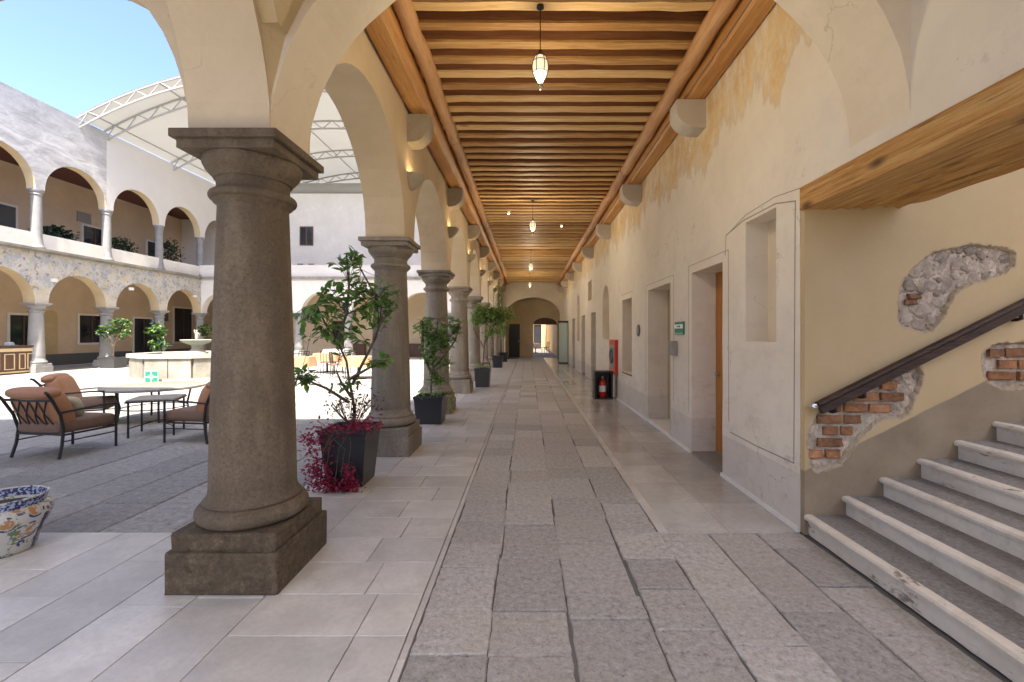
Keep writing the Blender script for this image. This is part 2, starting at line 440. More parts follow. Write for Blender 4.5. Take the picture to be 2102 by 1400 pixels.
def glass_mats():
    t = NT('pale_glass')
    t.done((0.50, 0.60, 0.55), 0.12, None, Alpha=0.82)
    MATS['pale_glass'] = t.m
    t = NT('dark_pane')
    t.done((0.015, 0.017, 0.022), 0.08)
    MATS['dark_pane'] = t.m
    t = NT('teal_glass')
    t.done((0.40, 0.62, 0.58), 0.12, None, Alpha=0.9)
    MATS['teal_glass'] = t.m
    t = NT('lamp_glass')
    t.done((0.9, 0.85, 0.7), 0.2, None, Emission_Color=(1.0, 0.84, 0.55), Emission_Strength=0.10)
    MATS['lamp_glass'] = t.m
    t = NT('spot_glow')
    t.done((0.9, 0.85, 0.7), 0.2, None, Emission_Color=(1.0, 0.80, 0.5), Emission_Strength=3.0)
    MATS['spot_glow'] = t.m
    t = NT('water')
    t.done((0.10, 0.16, 0.16), 0.05, t.bump(t.noise(9, 2), 0.01, 0.4))
    MATS['water'] = t.m
    t = NT('membrane')
    c = t.mix(t.noise(0.6, 4), (0.34, 0.325, 0.28), (0.42, 0.405, 0.355))
    t.done(c, 0.7)
    tl = t.n.new('ShaderNodeBsdfTranslucent')
    t.link(c, tl.inputs['Color'])
    mx = t.n.new('ShaderNodeMixShader')
    mx.inputs[0].default_value = 0.2
    t.link(t.b.outputs[0], mx.inputs[1])
    t.link(tl.outputs[0], mx.inputs[2])
    t.link(mx.outputs[0], t.out.inputs['Surface'])
    MATS['membrane'] = t.m
glass_mats()

def talavera_mat():
    t = NT('talavera_glaze')
    o = t.obj()
    x, y, z = t.xyz(o)
    ang = t.math('ARCTAN2', y, x)
    c = (0.50, 0.475, 0.40)
    rim = t.math('MULTIPLY', t.step(z, 0.315, 0.318), t.step(z, 0.372, 0.369))
    # scrolls: blue and ochre painted blooms
    blooms = t.voro(9.5, vec=o)
    petal = t.math('MULTIPLY', t.step(blooms, 0.42, 0.36), t.step(t.noise(30, 3, 0.6, o), 0.44, 0.5))
    c = t.mix(petal, c, (0.42, 0.20, 0.07))
    ringb = t.math('MULTIPLY', t.step(blooms, 0.42, 0.45), t.step(blooms, 0.58, 0.54))
    c = t.mix(t.math('MULTIPLY', ringb, t.step(t.noise(22, 3, 0.6, o), 0.45, 0.5)), c, (0.035, 0.05, 0.14))
    st = t.step(t.noise(17, 4, 0.7, t.scale(o, (1, 1, 1), (3, 1, 2))), 0.58, 0.62)
    c = t.mix(st, c, (0.14, 0.19, 0.10))
    band = t.step(t.math('SINE', t.math('MULTIPLY', ang, 5.0)), 0.88, 0.91)
    c = t.mix(t.math('MULTIPLY', band, t.step(z, 0.25, 0.24)), c, (0.035, 0.045, 0.12))
    chk = t.step(t.noise(60, 2, 0.5, o), 0.5, 0.54)
    c = t.mix(rim, c, t.mix(chk, (0.03, 0.035, 0.10), (0.30, 0.33, 0.40)))
    MATS['talavera_glaze'] = t.done(c, 0.14)
talavera_mat()

# ------------------------------------------------------------------ mesh helpers
class MB:
    def __init__(s):
        s.v = []
        s.f = []
    def add(s, verts, faces):
        o = len(s.v)
        s.v += [tuple(v) for v in verts]
        s.f += [tuple(i + o for i in f) for f in faces]
        return s
    def box(s, x0, x1, y0, y1, z0, z1, ch=0.0):
        if ch <= 0:
            v = [(x, y, z) for z in (z0, z1) for y in (y0, y1) for x in (x0, x1)]
            return s.add(v, [(0, 2, 3, 1), (4, 5, 7, 6), (0, 1, 5, 4), (2, 6, 7, 3), (0, 4, 6, 2), (1, 3, 7, 5)])
        bm = bmesh.new()
        bmesh.ops.create_cube(bm, size=1.0)
        for q in bm.verts:
            q.co = Vector(((x0 + x1) / 2 + q.co.x * (x1 - x0), (y0 + y1) / 2 + q.co.y * (y1 - y0), (z0 + z1) / 2 + q.co.z * (z1 - z0)))
        bmesh.ops.bevel(bm, geom=bm.edges[:], offset=ch, segments=2, affect='EDGES', profile=0.6)
        s.bm(bm)
        return s
    def bm(s, bm):
        bm.verts.index_update()
        s.add([q.co for q in bm.verts], [tuple(q.index for q in f.verts) for f in bm.faces])
        bm.free()
        return s
    def lathe(s, prof, c=(0, 0, 0), n=40, caps=True):
        o = len(s.v)
        for r, z in prof:
            for i in range(n):
                a = 2 * PI * i / n
                s.v.append((c[0] + r * math.cos(a), c[1] + r * math.sin(a), c[2] + z))
        for k in range(len(prof) - 1):
            for i in range(n):
                j = (i + 1) % n
                s.f.append((o + k * n + i, o + k * n + j, o + (k + 1) * n + j, o + (k + 1) * n + i))
        if caps:
            s.f.append(tuple(o + i for i in range(n))[::-1])
            s.f.append(tuple(o + (len(prof) - 1) * n + i for i in range(n)))
        return s
    def tube(s, pts, r, n=8, r1=None):
        pts = [Vector(p) for p in pts]
        o = len(s.v)
        m = len(pts)
        up = None
        for k, p in enumerate(pts):
            d = (pts[min(k + 1, m - 1)] - pts[max(k - 1, 0)]).normalized()
            if up is None:
                up = d.orthogonal().normalized()
            else:
                up = (up - d * up.dot(d))
                up = up.normalized() if up.length > 1e-5 else d.orthogonal().normalized()
            w = d.cross(up)
            rr = r if r1 is None else r + (r1 - r) * k / (m - 1)
            for i in range(n):
                a = 2 * PI * i / n
                s.v.append(tuple(p + up * (rr * math.cos(a)) + w * (rr * math.sin(a))))
        for k in range(m - 1):
            for i in range(n):
                j = (i + 1) % n
                s.f.append((o + k * n + i, o + k * n + j, o + (k + 1) * n + j, o + (k + 1) * n + i))
        s.f.append(tuple(o + i for i in range(n))[::-1])
        s.f.append(tuple(o + (m - 1) * n + i for i in range(n)))
        return s
    def plate(s, outer, holes, w0, w1, fmap):
        """polygon with holes in (u, v), given a thickness w0..w1, mapped by fmap(u, v, w)"""
        loops = [[Vector((u, v, 0)) for u, v in lp] for lp in [outer] + list(holes)]
        tris = tessellate_polygon(loops)
        flat = [p for lp in loops for p in lp]
        n = len(flat)
        o = len(s.v)
        s.v += [tuple(fmap(p.x, p.y, w0)) for p in flat] + [tuple(fmap(p.x, p.y, w1)) for p in flat]
        for a, b, c in tris:
            s.f.append((o + a, o + b, o + c))
            s.f.append((o + n + c, o + n + b, o + n + a))
        k = 0
        for lp in loops:
            m = len(lp)
            for i in range(m):
                j = (i + 1) % m
                s.f.append((o + k + i, o + k + j, o + n + k + j, o + n + k + i))
            k += m
        return s
    def superq(s, c, r, e1=0.35, e2=0.35, n=20, mat=None):
        """pillow-like superellipsoid"""
        def sp(a, e):
            return math.copysign(abs(a) ** e, a)
        o = len(s.v)
        m = n // 2
        for i in range(m + 1):
            ph = -PI / 2 + PI * i / m
            for j in range(n):
                th = 2 * PI * j / n
                p = Vector((r[0] * sp(math.cos(ph), e1) * sp(math.cos(th), e2), r[1] * sp(math.cos(ph), e1) * sp(math.sin(th), e2), r[2] * sp(math.sin(ph), e1)))
                if mat is not None:
                    p = mat @ p
                s.v.append((c[0] + p.x, c[1] + p.y, c[2] + p.z))
        for i in range(m):
            for j in range(n):
                k = (j + 1) % n
                s.f.append((o + i * n + j, o + i * n + k, o + (i + 1) * n + k, o + (i + 1) * n + j))
        return s
    def mesh(s, name, mat, smooth=False, angle=0.7, fix=True):
        me = bpy.data.meshes.new(name)
        me.from_pydata(s.v, [], s.f)
        if fix or smooth:
            bm = bmesh.new()
            bm.from_mesh(me)
            if fix:
                bmesh.ops.remove_doubles(bm, verts=bm.verts[:], dist=1e-5)
                bmesh.ops.recalc_face_normals(bm, faces=bm.faces[:])
            if smooth:
                for f in bm.faces:
                    f.smooth = True
                for e in bm.edges:
                    if len(e.link_faces) == 2 and e.calc_face_angle(0) > angle:
                        e.smooth = False
            bm.to_mesh(me)
            bm.free()
        me.materials.append(MATS[mat])
        return me
    def build(s, name, mat, parent=None, smooth=False, angle=0.7, fix=True, loc=None):
        return put(name, s.mesh(name, mat, smooth, angle, fix), parent, loc)

def put(name, me, parent=None, loc=None, rz=0.0):
    o = bpy.data.objects.new(name, me)
    C.objects.link(o)
    if parent is not None:
        o.parent = parent
    if loc is not None:
        o.location = loc
    if rz:
        o.rotation_euler = (0, 0, rz)
    return o

def tag(o, label, cat, group=None, kind=None):
    if label:
        o['label'] = label
    if cat:
        o['category'] = cat
    if group:
        o['group'] = group
    if kind:
        o['kind'] = kind
    return o

def thing(name, label, cat, loc=(0, 0, 0), rz=0.0, group=None):
    o = bpy.data.objects.new(name, None)
    o.empty_display_size = 0.1
    C.objects.link(o)
    o.location = loc
    o.rotation_euler = (0, 0, rz)
    return tag(o, label, cat, group)

def structure(name, label, loc=(0, 0, 0)):
    o = bpy.data.objects.new(name, None)
    C.objects.link(o)
    o.location = loc
    o['kind'] = 'structure'
    o['label'] = label
    return o

def copy_tree(o, parent=None):
    c = o.copy()
    C.objects.link(c)
    c.parent = parent
    for ch in list(o.children):
        copy_tree(ch, c)
    return c

FX = lambda u, v, w: (w, u, v)          # walls facing +-x : u = y, v = z, w = x
FY = lambda u, v, w: (u, w, v)          # walls facing +-y : u = x, v = z, w = y
F = 934.0
def atx(px, py, y):
    """pixel of the photograph on the plane at depth y -> (x, z)"""
    return ((px - 1083) * y / F, 1.5 - (py - 685) * y / F)

def arc(c, zs, a, b, n=20, jit=0.0, seed=0, rev=False):
    q = random.Random(seed)
    pts = []
    for i in range(n + 1):
        t = PI * i / n
        pts.append((c - a * math.cos(t) + q.uniform(-jit, jit), zs + b * math.sin(t) + q.uniform(-jit, jit)))
    return pts[::-1] if rev else pts

# ================================================================== THE SETTING
YC = [2.93 + 2.93 * k for k in range(9)]            # column grid along the corridor
XC = [-1.76 - 2.87 * j for j in range(7)]           # column grid across the courtyard
XW = -18.98                                          # west facade
YN = 26.37                                           # north facade
TOP = 10.5
WALL_X = 2.06

g = MB().box(-400, 400, -300, 700, -0.5, -0.06).build('ground', 'ground_earth')
g['kind'] = 'structure'
g['label'] = 'bare earth beneath and around the paved courtyard'

# ---------------------------------------------------------------- paving
def slab_mesh(x0, x1, y0, y1, top, thick, mat, jit, ch, seg, q):
    def side(ax, ay, bx, by):
        return [(ax + (bx - ax) * i / seg, ay + (by - ay) * i / seg) for i in range(seg)]
    ring = side(x0, y0, x1, y0) + side(x1, y0, x1, y1) + side(x1, y1, x0, y1) + side(x0, y1, x0, y0)
    ring = [(x + q.uniform(-jit, jit), y + q.uniform(-jit, jit)) for x, y in ring]
    cx, cy = (x0 + x1) / 2, (y0 + y1) / 2
    sx, sy = max(0.2, (x1 - x0 - 2 * ch) / (x1 - x0)), max(0.2, (y1 - y0 - 2 * ch) / (y1 - y0))
    tx, ty = q.uniform(-jit, jit) * 0.5, q.uniform(-jit, jit) * 0.5
    n = len(ring)
    v = [(x, y, top - thick) for x, y in ring] + [(x, y, top - ch * 0.8) for x, y in ring]
    v += [(cx + (x - cx) * sx, cy + (y - cy) * sy, top + tx * (x - cx) + ty * (y - cy)) for x, y in ring]
    f = []
    for k in (0, 1):
        for i in range(n):
            j = (i + 1) % n
            f.append((k * n + i, k * n + j, (k + 1) * n + j, (k + 1) * n + i))
    f.append(tuple(2 * n + i for i in range(n)))
    return v, f

def slab(name, parent, x0, x1, y0, y1, top, mat, jit=0.006, ch=0.008, seg=5, gap=0.006, thick=0.05, q=rnd):
    v, f = slab_mesh(x0 + gap, x1 - gap, y0 + gap, y1 - gap, top, thick, mat, jit, ch, seg, q)
    return MB().add(v, f).build(name, mat, parent, fix=False)

cp = structure('corridor_pavement', 'stone and tile floor of the covered corridor')
MB().box(-20.5, 2.2, -8, 3.44, -0.055, -0.016).box(-2.25, 2.2, 3.44, 60, -0.055, -0.016).build('mortar_bed', 'dark_joint', cp)
# rough centre slabs
cols = [-0.56, -0.19, 0.22, 0.64, 0.99]
q = random.Random(3)
far_mb = MB()
for c in range(4):
    y = 0.75 + q.uniform(0, 0.3)
    while y < 28.8:
        L = q.uniform(0.34, 0.66)
        if 2.0 < y < 4.5 and q.random() < 0.25:
            L *= 0.55
        w0, w1 = cols[c] + q.uniform(-0.01, 0.01), cols[c + 1] + q.uniform(-0.01, 0.01)
        top = q.uniform(-0.004, 0.005)
        if y < 15:
            slab('stone_slab', cp, w0, w1, y, y + L, top, 'slab_stone', 0.004 if y < 6 else 0.003, 0.006, 7 if y < 6 else 3, q.uniform(0.003, 0.007), q=q)
        else:
            v, f = slab_mesh(w0 + 0.005, w1 - 0.005, y + 0.005, y + L - 0.005, top, 0.05, None, 0.004, 0.008, 2, q)
            far_mb.add(v, f)
        y += L
# pale mortar still filling parts of the long joints
for xj in cols[1:4] + [1.36, 1.72]:
    y = 0.9
    while y < (12 if xj < 1 else 3.2):
        L = q.uniform(0.5, 1.6)
        if q.random() < 0.65:
            MB().box(xj - .008, xj + .008, y, y + L, -0.03, q.uniform(-.006, -.003)).build('mortar_fillet', 'mortar', cp)
        y += L + q.uniform(.1, .6)
far_mb.build('distant_slabs', 'slab_stone', cp, fix=False)['kind'] = 'stuff'
for xa, xb in ((0.99, 1.36), (1.36, 1.72), (1.72, 2.06)):
    y = 0.7 + q.uniform(0, 0.3)
    while y < 3.3:
        L = min(q.uniform(0.40, 0.75), 3.44 - y)
        if 3.44 - (y + L) < 0.15:
            L = 3.44 - y
        slab('stone_slab', cp, xa, xb, y, y + L, q.uniform(-0.004, 0.004), 'slab_stone', 0.005, 0.006, 6, 0.005, q=q)
        y += L
# pale tiles between the centre strip and the columns
edges = []
y = 0.8
while y < 27:
    L = 0.365
    s = -1.06 + q.choice((-0.13, 0.0, 0.12, 0.2))
    for xa, xb in ((-1.50, s), (s, -0.60)):
        if y < 16:
            slab('floor_tile', cp, xa, xb, y, y + L, q.uniform(-0.0015, 0.0), 'pale_tile', 0.0012, 0.003, 2, 0.0024, q=q)
        else:
            v, f = slab_mesh(xa + 0.002, xb - 0.002, y + 0.002, y + L - 0.002, -0.001, 0.05, None, 0, 0.003, 1, q)
            edges.append((v, f))
    y += L
# border strip along the rough slabs, and tiles under the arcade
for k in range(20):
    y0 = 0.8 + k * 1.3
    slab('border_tile', cp, -0.598, -0.562, y0, y0 + 1.3, -0.003, 'pale_tile', 0.001, 0.002, 2, 0.001, q=q)
y = 3.44
while y < 27:
    L = 0.73
    slab('floor_tile', cp, -2.20, -1.50, y, y + L, q.uniform(-0.0015, 0), 'pale_tile', 0.001, 0.003, 2, 0.0024, q=q)
    y += L
m = MB()
for v, f in edges:
    m.add(v, f)
m.build('distant_tiles', 'pale_tile', cp, fix=False)['kind'] = 'stuff'
# south walk: long tiles running away from the camera, up to the courtyard edge
xs = -1.50
while xs > -8.5:
    w = 0.385
    y = 3.44
    first = q.uniform(0.4, 0.95)
    while y > 0.3:
        L = first if first else q.uniform(0.7, 0.95)
        first = None
        slab('floor_tile', cp, xs - w, xs, y - L, y, q.uniform(-0.0015, 0), 'pale_tile', 0.0012, 0.003, 2, 0.0024, q=q)
        y -= L
    xs -= w
# polished tiles beside the right wall
y = 3.44
while y < 28:
    L = 0.58
    for xa, xb in ((0.99, 1.53), (1.53, 2.06)):
        slab('polished_floor_tile', cp, xa, xb, y, y + L, q.uniform(-0.002, 0), 'polished_tile', 0.001, 0.003, 2, 0.0015, q=q)
    y += L
MB().box(0.99, 1.06, 3.44, 28, -0.05, 0.0015).build('tile_border', 'pale_tile', cp)

yd = structure('courtyard_pavement', 'grey rectangular paving stones of the open courtyard')
MB().box(-20.6, -2.2, 3.44, 30, -0.055, -0.014).build('mortar_bed', 'mortar', yd)
stuff_mb = MB()
xs = -2.20
q = random.Random(11)
while xs > -18.8:
    w = q.uniform(0.42, 0.62)
    y = 3.45
    while y < 26.3:
        L = q.uniform(0.55, 1.15)
        top = q.uniform(-0.004, 0.004)
        xc_, yc_ = xs - w / 2, y + L / 2
        seen = -1083 / F * yc_ - 0.3 < xc_
        if seen and y < 10.2:
            slab('paving_stone', yd, xs - w, xs, y, y + L, top, 'court_stone', 0.006, 0.009, 4, 0.007, q=q)
        else:
            v, f = slab_mesh(xs - w + 0.007, xs - 0.007, y + 0.007, y + L - 0.007, top, 0.05, None, 0.004, 0.008, 1, q)
            stuff_mb.add(v, f)
        y += L
    xs -= w
stuff_mb.build('distant_paving', 'court_stone', yd, fix=False)['kind'] = 'stuff'

# ---------------------------------------------------------------- east arcade (the corridor's open side)
def arcade_outline(cs, half, zs, top, r_scale=1.0, jit=0.004, start=None, end=None, stilt=0.0):
    """bottom edge follows round arches between the supports cs; returns (u, z) loop"""
    pts = [(start, zs)]
    for k in range(len(cs) - 1):
        a, b = cs[k] + half, cs[k + 1] - half
        pts.append((a, zs))
        pts += arc((a + b) / 2, zs + stilt, (b - a) / 2 * r_scale, (b - a) / 2, 24, jit, k)[0:]
        pts.append((b, zs))
    pts += [(end, zs), (end, top), (start, top)]
    out = []
    for p in pts:
        if not out or (abs(p[0] - out[-1][0]) + abs(p[1] - out[-1][1])) > 1e-3:
            out.append(p)
    return out

SPR = 2.69
ea = thing('arcade_wall', 'cream plastered round arches along the left side of the corridor', 'wall')
MB().plate(arcade_outline(YC, 0.24, SPR, TOP, start=2.69, end=26.9), [], -2.0, -1.52, FX).build('arches', 'warm_cream', ea)

corb_l = MB().plate([(-1.52, 4.27), (-1.24, 4.27), (-1.24, 4.15)] + [(-1.46 + 0.22 * math.cos(t), 4.15 - 0.23 * math.sin(t)) for t in [PI / 2 * i / 8 for i in range(1, 9)]] + [(-1.52, 3.92)], [], -0.13, 0.13, FY).mesh('corbel', 'corbel_grey')
for k in range(1, 9):
    put('corbel', corb_l, ea, (0, YC[k] + 0.0, 0))

# ---------------------------------------------------------------- south range beside and behind the camera
sa = thing('south_arcade', 'cream plastered arch above the nearest column on the left', 'wall')
XS = [-1.76 - 2.87 * j for j in range(7)]
ou = arcade_outline(sorted(XS), 0.24, SPR, 8.05, start=-19.3, end=-2.0)
ou = [(u, z) for u, z in ou if u <= -1.999]
MB().plate(ou, [], 2.69, 3.15, FY).build('courtyard_arches', 'warm_cream', sa)
a2 = [(2.69, SPR)] + arc(1.39, SPR, 1.3, 1.3, 24, 0.004, 5, True) + [(-0.36, SPR), (-0.36, 4.9), (2.69, 4.9)]
MB().plate(a2, [], -2.0, -1.52, FX).build('walk_arch', 'warm_cream', sa)

def shear(u, z, w):
    return (u, w - 0.24 * (u + 1.52) / 3.58, z)
t1 = [(-1.52, SPR)] + arc(0.27, SPR, 1.79, 1.43, 40, 0.003, 8)[1:-1] + [(2.06, SPR), (2.06, 4.9), (-1.52, 4.9)]
MB().plate(t1, [], 2.69, 3.15, shear).build('transverse_arch', 'cream', sa)

# groin vault over the corner bay
m = MB()
n = 36
x0, x1, y0, y1 = -1.52, 2.06, -0.9, 2.69
for i in range(n + 1):
    for j in range(n + 1):
        x = x0 + (x1 - x0) * i / n
        y = y0 + (y1 - y0) * j / n
        ex = math.sqrt(max(0, 1 - ((x - 0.27) / 1.79) ** 2))
        ey = math.sqrt(max(0, 1 - ((y - 0.9) / 1.795) ** 2))
        m.v.append((x, y, SPR + 0.10 + 1.43 * max(ex, ey)))
for i in range(n):
    for j in range(n):
        a = i * (n + 1) + j
        m.f.append((a, a + 1, a + n + 2, a + n + 1))
m.build('vault', 'tan_plaster', sa, smooth=True, angle=0.5, fix=False)
MB().box(-19.3, 4.75, -1.7, 2.69, 4.92, 5.15).build('roof_slab', 'white_plaster', sa)  # cut short to the south and over the stairs, letting added fill in
# far wall of an unseen open gap, added behind the camera for fill light
MB().box(-19.3, 6.8, -6.8, -6.5, 0.0, 4.6).build('added_fill_well_wall', 'white_plaster', sa)

# ---------------------------------------------------------------- corridor right wall
cw = thing('corridor_wall', 'long cream wall with deep door and window openings right of the corridor', 'wall')
T = 0.36
opens = {}
def rect(y0, y1, z0, z1, j=0.006, seed=1):
    q = random.Random(seed)
    J = lambda: q.uniform(-j, j)
    pts = []
    for i in range(8):
        pts.append((y0 + J() * 0.7, z0 + (z1 - z0) * i / 8))
    pts.append((y0, z1))
    pts.append((y1, z1 + J()))
    for i in range(1, 8):
        pts.append((y1 + J() * 0.7, z1 - (z1 - z0) * i / 8))
    pts.append((y1, z0))
    return pts
holes = []
def opening(y0, y1, z0, z1, seed):
    holes.append(rect(y0, y1, z0, z1, 0.006, seed))
opening(3.77, 4.30, 1.43, 2.55, 1)            # tall niche
holes.append(rect(9.0, 9.9, 0.68, 2.22, 0.006, 4))
an = [(12.5, 1.36)] + [(11.5, 1.36)] + [(12.0 - 0.5 * math.cos(t), 2.28 + 0.5 * math.sin(t)) for t in [PI * i / 12 for i in range(13)]]
holes.append(an)
holes.append(rect(14.6, 15.5, 2.6, 3.25, 0.006, 6))
an2 = [(19.0, 1.2), (18.0, 1.2)] + [(18.5 - 0.5 * math.cos(t), 2.6 + 0.5 * math.sin(t)) for t in [PI * i / 10 for i in range(11)]]
holes.append(an2)
# doors cut the outline at the floor
out = [(3.444, 0.0)]
doors = [(4.81, 5.71, 2.26), (6.56, 7.79, 2.24), (13.75, 14.75, 2.17), (16.3, 17.4, 2.17), (19.8, 20.9, 2.17), (23.2, 24.2, 2.17)]
for i, (ya, yb, zt) in enumerate(doors):
    q = random.Random(40 + i)
    J = lambda: q.uniform(-0.006, 0.006)
    out += [(ya, 0)] + [(ya + J(), zt * k / 8) for k in range(1, 8)] + [(ya, zt), (yb, zt)] + [(yb + J(), zt * k / 8) for k in range(7, 0, -1)] + [(yb, 0)]
out += [(29.2, 0), (29.2, 4.9), (-1.5, 4.9), (-1.5, 2.60), (3.40, 2.60), (3.444, 2.60)]
MB().plate(out, holes, WALL_X, WALL_X + T, FX).build('wall', 'corridor_wall', cw)
# what closes the openings
MB().box(2.27, 2.34, 3.70, 4.38, 1.35, 2.62).build('niche_back', 'cream', cw)
MB().box(2.27, 2.34, 8.92, 9.98, 0.60, 2.30).build('niche_back', 'tan_plaster', cw)
MB().box(2.30, 2.36, 11.42, 12.58, 1.28, 2.86).build('niche_back', 'tan_plaster', cw)
MB().box(2.27, 2.34, 14.52, 15.58, 2.52, 3.33).build('niche_back', 'tan_plaster', cw)
MB().box(2.27, 2.34, 17.92, 19.08, 1.12, 3.2).build('niche_back', 'tan_plaster', cw)
MB().box(2.055, 2.27, 8.98, 9.92, 0.655, 0.678).build('window_sill', 'dark_wood', cw)
for k in range(8):
    pass
corb_r = MB().plate([(2.06, 4.205), (1.72, 4.205), (1.72, 4.09)] + [(1.98 - 0.26 * math.cos(t), 4.09 - 0.21 * math.sin(t)) for t in [PI / 2 * i / 8 for i in range(1, 9)]] + [(2.06, 3.88)], [], -0.13, 0.13, FY).mesh('corbel', 'corbel_white')
for k in range(8):
    put('corbel', corb_r, cw, (0, 5.38 + 3.0 * k, 0))
# doors
d = MB().box(2.36, 2.40, 4.79, 5.73, 0.03, 2.27).build('wooden_door', 'door_wood', cw)
d['label'] = 'orange-brown wooden door set deep in the wall'
MB().box(2.335, 2.362, 4.82, 4.90, 0.03, 2.25).build('door_frame', 'door_wood', d)
MB().lathe([(0.0, 0), (0.022, 0), (0.028, 0.02), (0.02, 0.045), (0, 0.05)], n=12, caps=False).build('door_knob', 'steel', d, True, loc=(2.35, 5.6, 1.0)).rotation_euler = (0, R(-90), 0)
MB().box(2.052, 2.36, 4.82, 5.70, 0.0, 0.028).build('door_sill', 'tread_stone', cw)
gd = MB().box(2.10, 2.116, 6.585, 6.70, 0.07, 2.22).build('glass_door', 'teal_glass', cw)
gd['label'] = 'pale teal glass door edge in the lift-like opening'
MB().box(2.09, 2.125, 6.562, 6.588, 0.06, 2.235).build('door_frame', 'steel', gd)
MB().box(2.40, 2.43, 6.5, 7.85, 0.0, 2.3).build('rear_panel', 'tan_plaster', cw)
MB().box(2.045, 2.40, 6.58, 7.77, 0.0, 0.055).build('door_sill', 'white_paint', cw)
for ya, yb, zt in doors[2:]:
    dd = MB().box(2.24, 2.28, ya - 0.02, yb + 0.02, 0.01, zt + 0.01).build('wooden_door', 'dark_wood', cw)
    MB().box(2.215, 2.242, ya + 0.04, ya + 0.07, 0.98, 1.12).build('door_handle', 'steel', dd)
# painted border lines
def stripe(pts, w=0.008):
    m = MB()
    for (ya, za), (yb, zb) in zip(pts, pts[1:]):
        dy, dz = yb - ya, zb - za
        L = math.hypot(dy, dz)
        ny, nz = -dz / L * w / 2, dy / L * w / 2
        ya, za, yb, zb = ya - dy / L * w / 2, za - dz / L * w / 2, yb + dy / L * w / 2, zb + dz / L * w / 2
        v = [(WALL_X - 0.0025, a + s * ny, b + s * nz) for a, b in ((ya, za), (yb, zb)) for s in (-1, 1)]
        v += [(WALL_X + 0.004, y_, z_) for _, y_, z_ in v]
        m.add(v, [(0, 1, 3, 2), (4, 6, 7, 5), (0, 4, 5, 1), (2, 3, 7, 6), (0, 2, 6, 4), (1, 5, 7, 3)])
    m.build('painted_border', 'paint_line', cw)
stripe([(3.52, 0.50), (3.50, 2.52), (3.78, 2.58), (4.34, 2.58), (4.72, 2.52), (4.74, 2.32)], 0.010)
stripe([(3.52, 0.50), (4.10, 0.49), (4.62, 0.50)], 0.010)
stripe([(4.66, 0.60), (4.67, 2.36), (5.82, 2.36), (5.83, 0.5)], 0.007)
stripe([(6.42, 0.55), (6.42, 2.33), (7.92, 2.33), (7.92, 0.5)], 0.007)
stripe([(8.90, 2.34), (10.0, 2.34)], 0.008)
stripe([(3.44, 2.60), (3.80, 2.64), (4.3, 2.62), (4.7, 2.52)], 0.006)
# white skirting kerb at the wall foot
m = MB()
for ya, yb in ((3.44, 4.81), (5.71, 6.56), (7.79, 13.75)):
    m.box(2.035, 2.058, ya, yb, 0.0, 0.035)
m.build('skirting', 'white_paint', cw)

# ---------------------------------------------------------------- stair alcove
sw = thing('stairwell_wall', 'tan stairwell wall with three patches of exposed masonry', 'wall')
YS = 3.39
def poly_px(pts, y=YS):
    return [atx(px, py, y) for px, py in pts]
def smooth_loop(pts, it=2):
    for _ in range(it):
        o = []
        for i in range(len(pts)):
            a, b = pts[i], pts[(i + 1) % len(pts)]
            o.append((a[0] * 0.75 + b[0] * 0.25, a[1] * 0.75 + b[1] * 0.25))
            o.append((a[0] * 0.25 + b[0] * 0.75, a[1] * 0.25 + b[1] * 0.75))
        pts = o
    return pts
def dense(p, step=0.018):
    o = []
    for i in range(len(p)):
        a, b = p[i], p[(i + 1) % len(p)]
        n = max(1, int(math.hypot(b[0] - a[0], b[1] - a[1]) / step))
        o += [(a[0] + (b[0] - a[0]) * k / n, a[1] + (b[1] - a[1]) * k / n) for k in range(n)]
    return o
patchA = dense(smooth_loop(poly_px([(1842, 650), (1846, 600), (1856, 568), (1905, 525), (1925, 513), (1968, 508), (1995, 500), (2060, 506), (2085, 515), (2086, 545), (2065, 562), (2010, 582), (1975, 592), (1952, 618), (1935, 655), (1908, 684), (1880, 680), (1850, 668)]), 1))
patchB = dense(smooth_loop(poly_px([(1660, 955), (1656, 900), (1664, 868), (1680, 845), (1740, 815), (1800, 780), (1860, 750), (1890, 748), (1898, 775), (1882, 810), (1868, 850), (1845, 862), (1815, 860), (1790, 880), (1760, 905), (1735, 945), (1700, 968), (1680, 970)]), 1))
patchC = dense(smooth_loop(poly_px([(2012, 735), (2035, 708), (2070, 700), (2160, 706), (2170, 760), (2110, 800), (2050, 797), (2022, 782)]), 1))
q = random.Random(5)
def rough_loop(p):
    return [(x + q.uniform(-.0065, .0065) + .012 * mnoise.noise(Vector((x * 14, z * 14, 3))), z + q.uniform(-.0065, .0065) + .012 * mnoise.noise(Vector((x * 14, z * 14, 9)))) for x, z in p]
patches = [rough_loop(patchA), rough_loop(patchB), rough_loop(patchC)]
def area(p):
    return sum(p[i - 1][0] * p[i][1] - p[i][0] * p[i - 1][1] for i in range(len(p))) / 2
ORI = {id(p): (1 if area(p) > 0 else -1) for p in patches}
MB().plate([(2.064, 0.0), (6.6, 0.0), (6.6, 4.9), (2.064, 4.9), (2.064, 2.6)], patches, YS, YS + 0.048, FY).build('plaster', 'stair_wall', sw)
MB().box(2.07, 6.6, YS + 0.036, YS + 0.16, 0.0, 4.9).build('masonry_core', 'lime_mortar', sw)
